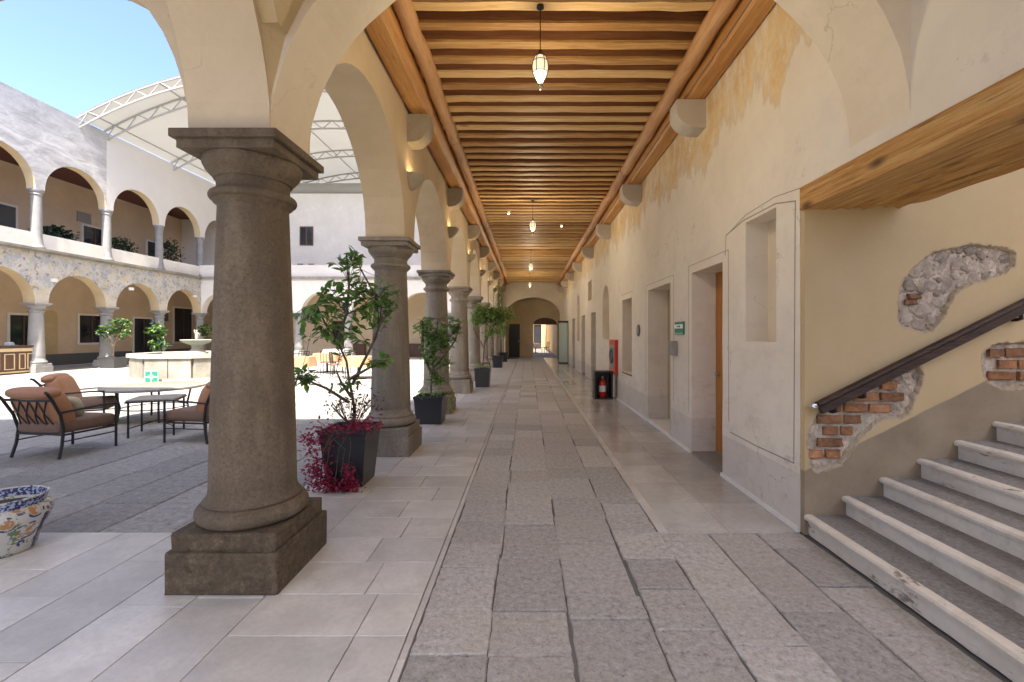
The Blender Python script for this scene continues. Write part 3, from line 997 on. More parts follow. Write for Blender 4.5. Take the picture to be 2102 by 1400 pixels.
for pl in patches:
    cx, cz = sum(p[0] for p in pl) / len(pl), sum(p[1] for p in pl) / len(pl)
    m = MB()
    n = len(pl)
    rows = []
    for k, (off, dy) in enumerate(((-.014, .034), (-.008, .016), (-.001, .001), (.007, -.0015), (.011, .002))):
        for i in range(n):
            (xa, za), (xb, zb) = pl[i - 1], pl[(i + 1) % n]
            tx, tz = xb - xa, zb - za
            L = math.hypot(tx, tz) or 1
            sgn = 1
            nx_, nz_ = tz / L, -tx / L
            m.v.append((pl[i][0] + nx_ * off * ORI[id(pl)] + q.uniform(-.004, .004), YS + dy + q.uniform(-.002, .002), pl[i][1] + nz_ * off * ORI[id(pl)] + q.uniform(-.004, .004)))
    for k in range(4):
        for i in range(n):
            j = (i + 1) % n
            m.f.append((k * n + i, k * n + j, (k + 1) * n + j, (k + 1) * n + i))
    m.build('broken_plaster_edge', 'lip_plaster', sw, fix=False)
MB().box(6.6, 6.75, 0.2, YS + 0.16, 0.0, 4.9).build('end_wall', 'stair_wall', sw)
MB().plate([(2.43, 0), (6.75, 0), (6.75, 3.3), (2.43, 1.1)], [], 0.05, 0.2, FY).build('unseen_low_wall', 'stair_wall', sw)  # unseen near side, kept low so added fill reaches the stairs
MB().box(2.43, 4.75, 2.70, YS + 0.16, 4.905, 5.14).build('stair_ceiling', 'white_plaster', sw)  # ends early: the open roof beyond is added for fill light

def inside(p, poly):
    x, y = p
    r = False
    for i in range(len(poly)):
        (xa, ya), (xb, yb) = poly[i], poly[i - 1]
        if (ya > y) != (yb > y) and x < (xb - xa) * (y - ya) / (yb - ya) + xa:
            r = not r
    return r
def edge_dist(p, poly):
    best = 9
    P_ = Vector((p[0], p[1]))
    for i in range(len(poly)):
        a, b = Vector(poly[i]), Vector(poly[i - 1])
        ab = b - a
        t = max(0, min(1, (P_ - a).dot(ab) / max(ab.length_squared, 1e-9)))
        best = min(best, (P_ - a - ab * t).length)
    return best
# rubble stones
stones = []
for k in range(6):
    qq = random.Random(60 + k)
    bm = bmesh.new()
    bmesh.ops.create_icosphere(bm, subdivisions=2, radius=1.0)
    for v in bm.verts:
        nn = mnoise.noise(v.co * 1.3 + Vector((k * 7, 0, 0)))
        v.co *= 1 + 0.45 * nn + qq.uniform(-0.05, 0.05)
        for a in range(3):
            v.co[a] = math.copysign(min(abs(v.co[a]), 0.8), v.co[a])
    stones.append(MB().bm(bm).mesh('rubble_stone', 'rubble'))
def rubble(poly, cond, tries, rmin, rmax):
    placed = []
    q = random.Random(21)
    xs_, zs_ = [p[0] for p in poly], [p[1] for p in poly]
    for i in range(tries):
        r = rmax - (rmax - rmin) * i / tries
        p = (q.uniform(min(xs_), max(xs_)), q.uniform(min(zs_), max(zs_)))
        if not inside(p, poly) or edge_dist(p, poly) < r * 0.6 or not cond(p):
            continue
        if any(math.hypot(p[0] - a, p[1] - b) < (r + rr) * 0.82 for a, b, rr in placed):
            continue
        placed.append((*p, r))
        o = put('rubble_stone', q.choice(stones), sw, (p[0], YS + 0.043, p[1]))
        o.scale = (r * q.uniform(0.95, 1.5), q.uniform(0.010, 0.030), r * q.uniform(0.75, 1.1))
        o.rotation_euler = (0, q.uniform(0, 6.28), 0)
rubble(patchA, lambda p: True, 6000, 0.007, 0.058)
rubble(patchB, lambda p: p[0] > 2.70, 900, 0.008, 0.048)
bq = random.Random(9)
bricks = []
for k in range(5):
    b = MB().box(-0.5, 0.5, -0.5, 0.5, -0.5, 0.5, 0.05)
    b.v = [(x + bq.uniform(-.045, .045), y + bq.uniform(-.12, .12), z + bq.uniform(-.10, .10)) for x, y, z in b.v]
    bricks.append(b.mesh('brick', 'brick_clay'))
def brickwork(poly, xlo, xhi, z0, rows, blen):
    for r in range(rows):
        z = z0 + r * 0.086
        x = xlo + (r % 2) * blen * 0.4
        while x < xhi:
            L = blen * bq.uniform(0.45, 1.0)
            pts = [(x + 0.01, z - 0.02), (x + L - 0.01, z - 0.02), (x + 0.01, z + 0.02), (x + L - 0.01, z + 0.02)]
            if all(inside(p, poly) for p in pts) and bq.random() < 0.9:
                o = put('brick', bq.choice(bricks), sw, (x + L / 2, YS + 0.040, z))
                o.scale = (L - 0.012, 0.05 * bq.uniform(0.7, 1.25), 0.058)
            x += L + 0.012
brickwork(patchB, 2.08, 2.72, 0.60, 9, 0.21)
brickwork(patchC, 3.36, 4.1, 1.10, 5, 0.22)
rubble(patchB, lambda p: p[0] < 2.70 and p[1] < 0.66 and p[1] > 0.0 and False, 10, 0.01, 0.03)
for px, py in ((1880, 608), (1872, 620)):
    x, z = atx(px, py, YS)
    o = put('brick', bricks[0], sw, (x, YS + 0.035, z))
    o.scale = (0.09, 0.06, 0.036)

st = thing('staircase', 'worn stone staircase with whitewashed risers climbing to the right', 'staircase')
for k in range(14):
    xs_ = 2.06 + 0.28 * k
    zt = 0.015 + 0.138 * (k + 1)
    m = MB()
    # riser with a rounded nosing, slightly uneven along its length
    ny = 28
    prof = [(0.03, zt - 0.150), (0.028, zt - 0.045), (0.0, zt - 0.036), (-0.006, zt - 0.018), (0.002, zt - 0.004), (0.02, zt + 0.0015), (0.055, zt + 0.0015), (0.055, zt - 0.150)]
    q = random.Random(100 + k)
    ya, yb = 0.21, YS - 0.002
    for i in range(ny + 1):
        y = ya + (yb - ya) * i / ny
        jx, jz = q.uniform(-0.004, 0.004), q.uniform(-0.004, 0.003)
        for (px_, pz_) in prof:
            m.v.append((xs_ + px_ + (jx if px_ < 0.05 else 0), y, max(0.0, pz_) + (jz if pz_ > zt - 0.05 and px_ < 0.05 else 0)))
    np_ = len(prof)
    for i in range(ny):
        for j in range(np_):
            a, b = i * np_ + j, i * np_ + (j + 1) % np_
            m.f.append((a, b, b + np_, a + np_))
    m.f.append(tuple(range(np_)))
    m.f.append(tuple(ny * np_ + j for j in range(np_))[::-1])
    s_ = thing('step', None, None)
    s_.parent = st
    m.build('riser', 'worn_riser', s_, True, 0.6)
    MB().box(xs_ + 0.05, xs_ + 0.31, ya, yb, max(0, zt - 0.15), zt).build('tread', 'tread_stone', s_)

hr = thing('handrail', 'dark wooden handrail with metal end cap fixed along the stairwell wall', 'handrail')
p0, p1 = Vector((2.125, 3.315, 0.955)), Vector((4.65, 3.315, 2.215))
dv = (p1 - p0).normalized()
up = Vector((0, -1, 0)).cross(dv)
m = MB()
pf = [(-0.030, 0.030), (-0.026, 0.046), (0.0, 0.054), (0.026, 0.046), (0.030, 0.030), (0.020, 0.012), (0.020, -0.040), (-0.020, -0.040), (-0.020, 0.012)]
for p in (p0, p1):
    for a, b in pf:
        m.v.append(tuple(p + Vector((0, a, 0)) + up * b))
for i in range(9):
    j = (i + 1) % 9
    m.f.append((i, j, 9 + j, 9 + i))
m.f += [tuple(range(9)), tuple(range(9, 18))[::-1]]
m.build('rail', 'rail_wood', hr)
MB().lathe([(0, 0), (0.024, 0.0), (0.028, 0.012), (0.022, 0.03), (0, 0.034)], n=14, caps=False).build('end_cap', 'chrome', hr, True, loc=tuple(p0 + up * 0.02 - dv * 0.03))
for s in (0.10, 0.34, 1.62, 2.5):
    p = p0 + dv * s - up * 0.04
    MB().tube([p, p - up * 0.035 + Vector((0, 0.01, 0)), p - up * 0.045 + Vector((0, 0.045, 0)), p - up * 0.045 + Vector((0, 0.080, 0))], 0.013, 8).build('bracket', 'iron', hr, True)

lb = thing('lintel_beam', 'thick weathered timber lintel over the staircase opening', 'beam')
def lintel(xa, xb, z0, z1, seed, nm, jit):
    m = MB()
    ny, nx = 70, 8
    for i in range(ny + 1):
        y = -1.4 + (3.425 + 1.4) * i / ny
        row = []
        for j in range(nx + 1):
            x = xa + (xb - xa) * j / nx
            n1 = mnoise.noise(Vector((x * 40, y * 0.9, seed))) + .6 * mnoise.noise(Vector((x * 90, y * 3, seed + 9)))
            row.append((x, y, z0 + jit * n1))
        row += [(xb, y, z1), (xa, y, z1)]
        m.v += row
    ns = nx + 3
    for i in range(ny):
        for j in range(ns):
            a, b = i * ns + j, i * ns + (j + 1) % ns
            m.f.append((a, b, b + ns, a + ns))
    m.f += [tuple(range(ns)), tuple(ny * ns + j for j in range(ns))[::-1]]
    m.build(nm, 'lintel_wood', lb)
lintel(2.048, 2.30, 2.425, 2.598, 3, 'front_timber', 0.008)
lintel(2.31, 2.52, 2.435, 2.59, 4, 'middle_timber', 0.040)
lintel(2.53, 2.80, 2.45, 2.62, 5, 'rear_timber', 0.045)

# ---------------------------------------------------------------- timber ceiling
ce = structure('ceiling', 'orange-brown timber ceiling of close joists over the corridor')
q = random.Random(17)
jm = []
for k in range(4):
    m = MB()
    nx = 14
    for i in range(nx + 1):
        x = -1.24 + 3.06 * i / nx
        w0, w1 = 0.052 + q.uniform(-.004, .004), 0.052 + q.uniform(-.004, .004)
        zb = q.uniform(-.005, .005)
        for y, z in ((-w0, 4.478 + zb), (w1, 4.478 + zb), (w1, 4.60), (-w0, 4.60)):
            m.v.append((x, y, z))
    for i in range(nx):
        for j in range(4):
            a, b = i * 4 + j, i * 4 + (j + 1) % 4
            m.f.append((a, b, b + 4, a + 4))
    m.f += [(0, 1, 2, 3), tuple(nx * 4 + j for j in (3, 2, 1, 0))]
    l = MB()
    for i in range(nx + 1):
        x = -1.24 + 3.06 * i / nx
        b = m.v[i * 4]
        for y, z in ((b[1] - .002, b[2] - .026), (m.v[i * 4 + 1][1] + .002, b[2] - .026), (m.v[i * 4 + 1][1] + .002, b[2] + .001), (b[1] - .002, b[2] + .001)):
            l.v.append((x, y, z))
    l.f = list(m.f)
    jm.append((m.mesh('joist', 'deck_and_shade_wood'), l.mesh('lit_underside_strip', 'lit_joist_wood')))  # dark body, pale strip below: ceiling shade and light painted as two woods
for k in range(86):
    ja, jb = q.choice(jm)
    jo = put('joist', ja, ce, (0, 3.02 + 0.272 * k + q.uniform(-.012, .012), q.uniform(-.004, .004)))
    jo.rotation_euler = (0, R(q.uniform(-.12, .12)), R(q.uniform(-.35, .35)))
    put('lit_underside_strip', jb, jo)
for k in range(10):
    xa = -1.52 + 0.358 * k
    MB().box(xa + 0.003, xa + 0.355, 2.6, 26.6, 4.602 + q.uniform(0, .004), 4.64).build('deck_board', 'deck_and_shade_wood', ce)
MB().box(-1.52, 2.42, 3.15, 29.3, 4.905, 5.1).build('roof_slab', 'white_plaster', ce)
def beam(name, mat, xa, xb, za, zb, cuts, ch, jit):
    for ya, yb in zip(cuts, cuts[1:]):
        m = MB()
        n = 16
        q = random.Random(int(ya * 100 + xa * 10))
        sec = [(xa, zb), (xa, za + ch), (xa + ch * .4, za + ch * .35), (xa + ch, za), (xb - ch, za), (xb - ch * .4, za + ch * .35), (xb, za + ch), (xb, zb)]
        for i in range(n + 1):
            y = ya + 0.004 + (yb - ya - 0.008) * i / n
            jx, jz = q.uniform(-jit, jit), q.uniform(-jit, jit)
            for x, z in sec:
                m.v.append((x + (jx if z < zb else 0), y, z + (jz if z < zb else 0)))
        ns = len(sec)
        for i in range(n):
            for j in range(ns):
                a, b = i * ns + j, i * ns + (j + 1) % ns
                m.f.append((a, b, b + ns, a + ns))
        m.f += [tuple(range(ns)), tuple(n * ns + j for j in range(ns))[::-1]]
        m.build(name, mat, ce, True, 0.5)
cut = [2.95] + [YC[k] for k in (1, 3, 5, 7)] + [26.5]
beam('wall_plate_beam', 'beam_wood', -1.515, -1.215, 4.275, 4.60, cut, 0.07, 0.004)
beam('wall_plate_beam', 'beam_wood', 1.845, 2.055, 4.212, 4.60, [2.8, 5.38, 11.38, 17.38, 23.38, 26.5], 0.025, 0.003)
def log(x, z, r, cuts):
    for ya, yb in zip(cuts, cuts[1:]):
        q = random.Random(int(ya * 50) + int(x * 9))
        n = 18
        pts = [(x + q.uniform(-.012, .012), ya + (yb - ya) * i / n, z + q.uniform(-.010, .010)) for i in range(n + 1)]
        MB().tube(pts, r, 12).build('log_beam', 'log_wood', ce, True, 1.2)
log(-1.115, 4.455, 0.088, [2.95, 6.9, 12.4, 18.2, 23.0, 26.5])
log(1.745, 4.415, 0.092, [2.8, 8.1, 13.6, 19.9, 26.5])
MB().tube([(1.845, 2.9, 4.245), (1.845, 26, 4.245)], 0.008, 6).build('cable', 'dark_grey', ce)

# ---------------------------------------------------------------- far end of the corridor
fe = thing('corridor_end_wall', 'cream end wall with a wide arch closing the far corridor', 'wall')
ar = [(-1.52, 0), (-1.30, 0), (-1.30, 2.55)] + arc(0.31, 2.55, 1.61, 1.08, 28, 0.004, 3)[1:-1] + [(1.92, 2.55), (1.92, 0), (2.06, 0), (2.06, 4.9), (-1.52, 4.9)]
MB().plate(ar, [], 26.55, 27.0, FY).build('wide_arch', 'cream', fe)
rear = [(-2.2, 0), (-1.21, 0), (-1.21, 2.12), (-0.50, 2.12), (-0.50, 0), (0.37, 0), (0.37, 2.1)] + arc(1.13, 2.1, 0.76, 0.42, 16, 0.003, 2)[1:-1] + [(1.89, 2.1), (1.89, 0), (2.2, 0), (2.2, 4.9), (-2.2, 4.9)]
MB().plate(rear, [], 29.1, 29.5, FY).build('rear_wall', 'soffit_cream', fe)
d = MB().box(-1.25, -0.46, 29.25, 29.32, 0, 2.16).build('dark_door', 'door_dark', fe)
MB().box(-0.60, -0.57, 29.21, 29.255, 0.95, 1.1).build('door_handle', 'steel', d)
MB().plate(arc(1.13, 2.08, 0.80, 0.46, 16), [], 29.22, 29.27, FY).build('lunette', 'dark_wood', fe)
MB().box(-2.0, -1.52, 27.0, 29.1, 0, 4.9).build('side_wall', 'soffit_cream', fe)
MB().box(-1.5, 2.05, 27.05, 29.05, 4.4, 4.5).build('end_ceiling', 'white_plaster', fe)

ps = thing('passage_wall', 'sunlit yellow wall seen through the far archway', 'wall')
MB().box(1.95, 2.25, 29.6, 46, 0, 4.2).build('side', 'yellow_wall', ps)
MB().box(-3.2, -2.9, 29.6, 46, 0, 4.2).build('side', 'yellow_wall', ps)
MB().plate([(-3.2, 0), (0.6, 0), (0.6, 2.4), (1.4, 2.4), (1.4, 0), (2.3, 0), (2.3, 4.2), (-3.2, 4.2)], [], 46.0, 46.3, FY).build('end', 'yellow_wall', ps)
MB().box(0.55, 1.45, 46.1, 46.2, 0, 2.4).build('dark_door', 'door_dark', ps)
ga = MB().box(-3, 2.1, 33.5, 34.1, 2.55, 2.75).build('passage_beam', 'cream')
ga.parent = ps

gl = thing('open_glass_door', 'tall pale green glass door standing open at the far right', 'door')
MB().box(1.56, 2.03, 22.93, 22.945, 0.06, 2.05).build('pane', 'pale_glass', gl)
m = MB()
m.box(1.53, 1.56, 22.91, 22.965, 0.0, 2.15).box(2.03, 2.052, 22.91, 22.965, 0.0, 2.15).box(1.56, 2.03, 22.91, 22.965, 2.05, 2.15).box(1.56, 2.03, 22.91, 22.965, 0.0, 0.06)
m.build('frame', 'black_frame', gl)

# ================================================================== COLUMNS
def column_meshes(stone_mat, plinth_mat):
    me = {}
    me['plinth'] = MB().box(-.325, .325, -.325, .325, 0, .242, .012).box(-.303, .303, -.303, .303, .235, .345, .014)
    q = random.Random(4)
    me['plinth'].v = [(x + q.uniform(-.003, .003), y + q.uniform(-.003, .003), max(0, z + q.uniform(-.003, .003))) for x, y, z in me['plinth'].v]
    tor = [(0.25, .345)] + [(0.262 + 0.056 * math.cos(a), .402 + 0.057 * math.sin(a)) for a in [-PI / 2 + PI * i / 10 for i in range(11)]]
    me['base'] = MB().lathe(tor + [(.275, .462), (.276, .474), (.262, .486), (.250, .515), (.246, .552)], n=48)
    sh = [(.2445, .552), (.2465, .556)]
    for i in range(13):
        u = i / 12
        sh.append((.2465 - 0.046 * u ** 1.25, .556 + (2.29 - .556) * u))
    me['shaft'] = MB().lathe(sh, n=48)
    cap = [(.200, 2.29), (.204, 2.305), (.222, 2.318), (.226, 2.330)] + [(.226 + .022 * math.cos(a), 2.358 + .026 * math.sin(a)) for a in [-PI / 2 + PI * i / 8 for i in range(9)]]
    cap += [(.212, 2.392), (.206, 2.41), (.206, 2.455), (.220, 2.462), (.222, 2.474), (.236, 2.486), (.262, 2.515), (.278, 2.548), (.282, 2.575), (.276, 2.585)]
    me['capital'] = MB().lathe(cap, n=48)
    me['abacus'] = MB().box(-.285, .285, -.285, .285, 2.583, 2.640, .006).box(-.312, .312, -.312, .312, 2.638, 2.688, .008)
    mats = dict(plinth=plinth_mat, base=stone_mat, shaft=stone_mat, capital=stone_mat, abacus=stone_mat)
    return {k: m.mesh(k, mats[k], k not in ('plinth', 'abacus'), 0.9) for k, m in me.items()}
shaded_col = column_meshes('shaded_column_stone', 'shaded_plinth_stone')  # first column only: darker copy with its shade in the colour
near_col = column_meshes('column_grey', 'column_grey')
pale_col = column_meshes('column_pale', 'column_pale')
order = ['first', 'second', 'third', 'fourth', 'fifth', 'sixth', 'seventh', 'eighth', 'ninth']
for k, y in enumerate(YC):
    lab = ('massive brown stone column nearest the camera, darkened by painted shade, on a two-tier plinth' if k == 0 else
           'grey stone column behind the potted tree with magenta trailing plant' if k == 1 else
           f'grey stone column, {order[k]} from the camera along the corridor')
    t = thing('stone_column', lab, 'column', (-1.76, y, 0), group='columns along the corridor')
    for nm, me in (shaded_col if k == 0 else near_col).items():
        put(nm, me, t)

# ================================================================== WEST BUILDING
wb = thing('west_building', 'two-storey arcaded building across the courtyard on the left', 'building')
YW = [YC[k] for k in range(1, 9)] + [YN + 2.93]
MB().plate(arcade_outline([YC[0]] + YW, 0.24, SPR, 4.62, start=2.0, end=30.0), [], XW - .24, XW + .22, FX).build('lower_arches', 'peeling_facade', wb)
# plaster lining of each arch's underside
def soffit(a, b, half, zs, xa, xb):
    m = MB()
    rr = (b - a) / 2 - half
    cy = (a + b) / 2
    for k in range(24):
        t0, t1_ = PI * k / 24, PI * (k + 1) / 24
        p = [(cy - rr * .992 * math.cos(t), zs + rr * .992 * math.sin(t)) for t in (t0, t1_)]
        m.add([(xa, *p[0]), (xb, *p[0]), (xb, *p[1]), (xa, *p[1])], [(0, 1, 2, 3)])
    m.build('arch_soffit', 'soffit_cream', wb, True, 2)
for a, b in zip([YC[0]] + YW, YW):
    soffit(a, b, .24, SPR, XW - .23, XW + .21)
    soffit(a, b, .17, 7.11, XW - .19, XW + .15)
MB().box(XW - .3, XW + .34, 2.0, 30, 4.62, 4.68).box(XW - .3, XW + .40, 2.0, 30, 4.68, 4.77).build('cornice', 'fountain_stone', wb)
MB().box(XW - .16, XW + .10, 2.0, 30, 4.77, 5.38).build('balcony_parapet', 'white_plaster', wb)
UP = 7.06
MB().plate(arcade_outline([YC[0]] + YW, 0.17, UP, TOP, start=2.0, end=30.0, stilt=0.05), [], XW - .2, XW + .16, FX).build('upper_arches', 'upper_facade', wb)
up_prof = [(.24, 4.772), (.26, 4.79), (.26, 4.85), (.22, 4.90), (.20, 4.95), (.165, 5.3), (.175, 5.45), (.16, 6.80), (.155, 6.84), (.19, 6.86), (.19, 6.90), (.165, 6.92), (.20, 6.97), (.22, 7.0), (.22, UP)]
up_col = MB().lathe(up_prof, n=28).mesh('upper_column', 'column_pale', True, 0.9)
# lower columns of the west side (each shaft, base, capital a piece of its column)
for y in YW:
    c = thing('column', None, None, (XW, y, 0))
    c.parent = wb
    for nm, me in pale_col.items():
        put(nm, me, c)
    put('upper_column', up_col, wb, (XW, y, 0))
XB = -22.0
MB().box(XB - .3, XB, 2, 36, 0, 4.5).build('gallery_rear_wall', 'rear_wall', wb)
MB().box(XB - .3, XB, 2, 36, 4.72, TOP).build('upper_rear_wall', 'rear_wall', wb)
MB().box(XB, XW - .2, 2, 36, 8.75, 8.95).build('upper_ceiling', 'gallery_ceiling_wood', wb)
MB().box(XB, XW - .2, 2, 36, 4.45, 4.72).build('gallery_floor', 'soffit_cream', wb)
MB().box(XB - .3, XW + .1, 2, 36, TOP - .05, TOP + .02).build('roof', 'upper_facade', wb)
MB().box(XB, XW - .25, 2, 36, -.05, -.012).build('gallery_paving', 'court_stone', wb)
MB().box(XB, XB + .02, 2, 36, 0, 0.55).build('dado', 'dark_grey', wb)
def wall_window(y0, y1, z0, z1, style, par=wb):
    w = MB().box(XB - .01, XB + .06, y0, y1, z0, z1).build('window' if style != 'door' else 'door', 'white_plaster', par)
    MB().box(XB + .061, XB + .075, y0 + .10, y1 - .10, z0 + (.0 if style == 'door' else .10), z1 - .10).build('pane', 'dark_pane', w)
    MB().box(XB + .076, XB + .10, (y0 + y1) / 2 - .03, (y0 + y1) / 2 + .03, z0 + .1, z1 - .1).build('mullion', 'dark_wood', w)
wall_window(19.2, 20.4, 0.0, 2.4, 'door')
wall_window(22.2, 23.6, 0.95, 2.5, 'window')
wall_window(25.3, 26.7, 0.0, 2.45, 'door')
wall_window(28.2, 29.8, 0.9, 3.2, 'window')
wall_window(18.0, 19.6, 5.0, 7.0, 'window')
wall_window(22.4, 23.7, 5.0, 6.95, 'window')
wall_window(26.2, 27.5, 5.0, 6.95, 'window')
wall_window(29.0, 30.3, 5.0, 6.95, 'window')
m = MB().plate([(21.3, .02), (20.7, .02)] + [(21.0 - .3 * math.cos(t), 2.3 + .3 * math.sin(t)) for t in [PI * i / 10 for i in range(11)]], [], XB + .002, XB + .012, FX)
m.build('arched_recess', 'tan_plaster', wb)
MB().box(XB + .005, XB + .05, 22.2, 22.9, 7.0, 7.5).build('wall_sign_plate', 'grey_plastic', wb)
MB().box(XB + .005, XB + .30, 26.9, 27.5, 2.25, 2.75).build('wall_box', 'dark_grey', wb)
MB().box(XB + .01, XW - .25, 30.0, 30.3, 0, 4.45).build('end_wall', 'rear_wall', wb)
ring = MB()
for r0, r1 in ((0.33, 0.40), (0.18, 0.22)):
    o = len(ring.v)
    for i in range(28):
        a = 2 * PI * i / 28
        for r in (r0, r1):
            ring.v.append((XB + .012, 18.55 + r * math.cos(a), 1.68 + r * 0.8 * math.sin(a)))
    for i in range(28):
        j = (i + 1) % 28
        ring.f.append((o + 2 * i, o + 2 * i + 1, o + 2 * j + 1, o + 2 * j))
ring.build('ring_emblem', 'blue_ring', wb, fix=False)
# small flood lamps on the facade
for y in (17.9, 21.4, 25.5):
    MB().box(XW + .22, XW + .32, y, y + .18, 3.55, 3.68).build('flood_lamp', 'white_paint', wb)

# ================================================================== NORTH BUILDING
nb = thing('north_building', 'pale building with ground-floor arches and terrace at the far end', 'building')
xsr = sorted(XC)
MB().plate(arcade_outline(xsr, 0.24, SPR, 4.62, start=XW, end=-1.52), [], YN - .22, YN + .24, FY).build('lower_arches', 'white_plaster', nb)
MB().box(XW, -2.0, YN - .34, YN + .24, 4.62, 4.77).build('cornice', 'fountain_stone', nb)
MB().box(XW, -2.0, YN - .16, YN + .10, 4.77, 5.45).build('terrace_parapet', 'white_plaster', nb)
MB().plate([(XW - 3, 4.5), (2.4, 4.5), (2.4, 10.4), (XW - 3, 10.4)], [], 28.9, 29.2, FY).build('upper_wall', 'white_plaster', nb)
MB().box(XW, -2.0, 29.9, 30.1, 0, 4.5).build('gallery_rear_wall', 'courtyard_cream', nb)
MB().box(XW, -2.0, 26.6, 30.1, 4.4, 4.6).build('terrace_floor', 'soffit_cream', nb)
for x in xsr[1:-1]:
    c = thing('column', None, None, (x, YN, 0))
    c.parent = nb
    for nm, me in pale_col.items():
        put(nm, me, c)
w = MB().box(-14.45, -13.60, 28.84, 28.905, 7.1, 8.3).build('window', 'dark_wood', nb)
for xa, xb in ((-14.37, -14.07), (-13.98, -13.68)):
    MB().box(xa, xb, 28.825, 28.842, 7.18, 8.22).build('pane', 'dark_pane', w)
for x in (-14.6, -13.9, -11.5):
    MB().box(x, x + .35, 28.84, 28.9, 5.55, 5.95).build('air_vent', 'grey_plastic', nb)
for x in (-17.2, -12.4, -9.6, -6.5, -3.6):
    w = MB().box(x - .45, x + .45, 29.85, 29.905, 0.85, 2.35).build('window', 'dark_wood', nb)
    MB().box(x - .36, x + .36, 29.83, 29.852, 0.95, 2.25).build('pane', 'dark_pane', w)
for x in (-16, -11.5, -7.7, -4.5):
    MB().box(x - .9, x + .9, 29.5, 29.9, 0, .85).build('sideboard', 'dark_wood', nb)

# ================================================================== CANOPY
cn = thing('courtyard_canopy', 'white barrel-vaulted membrane canopy on lattice arches over the courtyard', 'canopy')
RC, XA, ZA = 17.5, -10.4, 12.87
def czz(x, r=RC):
    return ZA - RC + math.sqrt(max(0.01, r * r - (x - XA) ** 2))
m = MB()
nx, ny = 40, 14
xa_, xb_ = -19.0, -1.8
for j in range(ny + 1):
    for i in range(nx + 1):
        x = xa_ + (xb_ - xa_) * i / nx
        y = 19.1 + 16.5 * j / ny
        m.v.append((x, y, czz(x) + 0.03 * math.sin(j * PI)))
for j in range(ny):
    for i in range(nx):
        a = j * (nx + 1) + i
        m.f.append((a, a + 1, a + nx + 2, a + nx + 1))
m.build('membrane', 'membrane', cn, True, fix=False)
def truss(y, dep, r, par):
    t = thing('truss', None, None)
    t.parent = par
    n = 34
    top = [(xa_ + (xb_ - xa_) * i / n, y, czz(xa_ + (xb_ - xa_) * i / n) - .06) for i in range(n + 1)]
    bot = [(x, y_, czz(x, RC - dep) ) for x, y_, z in top]
    MB().tube(top, r, 6).build('top_chord', 'truss_white', t)
    MB().tube(bot, r, 6).build('bottom_chord', 'truss_white', t)
    wv = MB()
    for i in range(n):
        wv.tube([top[i] if i % 2 else bot[i], bot[i + 1] if i % 2 else top[i + 1]], r * .55, 5)
    wv.build('lattice', 'truss_white', t)
for y in (19.15, 20.4, 24.2, 28.0, 31.8, 35.4):
    truss(y, 0.46, 0.045, cn)
for x in (-18.5, -15.5, -12, -8.5, -5, -2):
    MB().tube([(x, 19.1, czz(x) - .07), (x, 35.5, czz(x) - .07)], 0.03, 6).build('purlin', 'truss_white', cn)
MB().tube([(XW - 2, 29.3, 10.75), (2.4, 29.3, 10.75)], 0.42, 16).build('rolled_edge', 'membrane', cn, True)

# ================================================================== FOUNTAIN
fo = thing('fountain', 'octagonal stone fountain with a small statue on its pale bowl', 'fountain', (-11.27, 15.5, 0), R(10))
def ngon(r, n=8, off=PI / 8):
    return [(r * math.cos(off + 2 * PI * i / n), r * math.sin(off + 2 * PI * i / n)) for i in range(n)]
def ngon_lathe(prof, n=8):
    return MB().lathe(prof, n=n)
ro = 1.78
pan = MB().box(-.5, .5, -.06, .06, .12, .74, .012).mesh('side_panel', 'fountain_stone')
side = 2 * ro * math.sin(PI / 8)
for i in range(8):
    a = 2 * PI * i / 8
    ap = ro * math.cos(PI / 8) - .07
    for k in (-1, 1):
        o = put('side_panel', pan, fo, (ap * math.cos(a) - k * side * .235 * math.sin(a), ap * math.sin(a) + k * side * .235 * math.cos(a), 0), a + PI / 2)
        o.scale = (side * .455, 1, 1)
m = MB()
o8, i8 = ngon(ro + .05), ngon(ro - .30)
m.plate(o8, [i8], 0.74, 0.86, lambda u, v, w: (u, v, w)).plate(ngon(ro + .10), [ngon(ro - .4)], 0.0, 0.12, lambda u, v, w: (u, v, w))
m.plate(ngon(ro - .16), [ngon(ro - .28)], 0.12, 0.74, lambda u, v, w: (u, v, w))
m.build('rim', 'fountain_pale', fo)
MB().plate(ngon(ro - .29), [], 0.55, 0.58, lambda u, v, w: (u, v, w)).build('water', 'water', fo)
MB().lathe([(.34, .5), (.34, .86), (.25, .90), (.18, .95), (.14, 1.02), (.16, 1.10), (.19, 1.12)], n=24).build('pedestal', 'fountain_pale', fo, True)
MB().lathe([(.16, 1.12), (.24, 1.14), (.36, 1.19), (.44, 1.25), (.47, 1.29), (.455, 1.30), (.38, 1.25), (.15, 1.22), (.04, 1.21)], n=28).build('bowl', 'fountain_pale', fo, True)
# small standing figure with one raised arm
fig = MB().lathe([(.10, 1.39), (.10, 1.43), (.05, 1.46), (.045, 1.52), (.055, 1.58), (.065, 1.63), (.05, 1.69), (.065, 1.75), (.06, 1.79), (.022, 1.81), (.022, 1.825), (.035, 1.84), (.042, 1.865), (.035, 1.895), (.012, 1.91)], n=16)
fig.tube([(.05, 0, 1.78), (.10, .02, 1.72), (.07, .06, 1.66)], .017, 6).tube([(-.05, 0, 1.78), (-.10, .0, 1.85), (-.08, .02, 1.93)], .017, 6)
fig.v = [(x * .8, y * .8, 1.21 + (z - 1.39) * .8) for x, y, z in fig.v]
fig.build('statue', 'fountain_pale', fo, True)

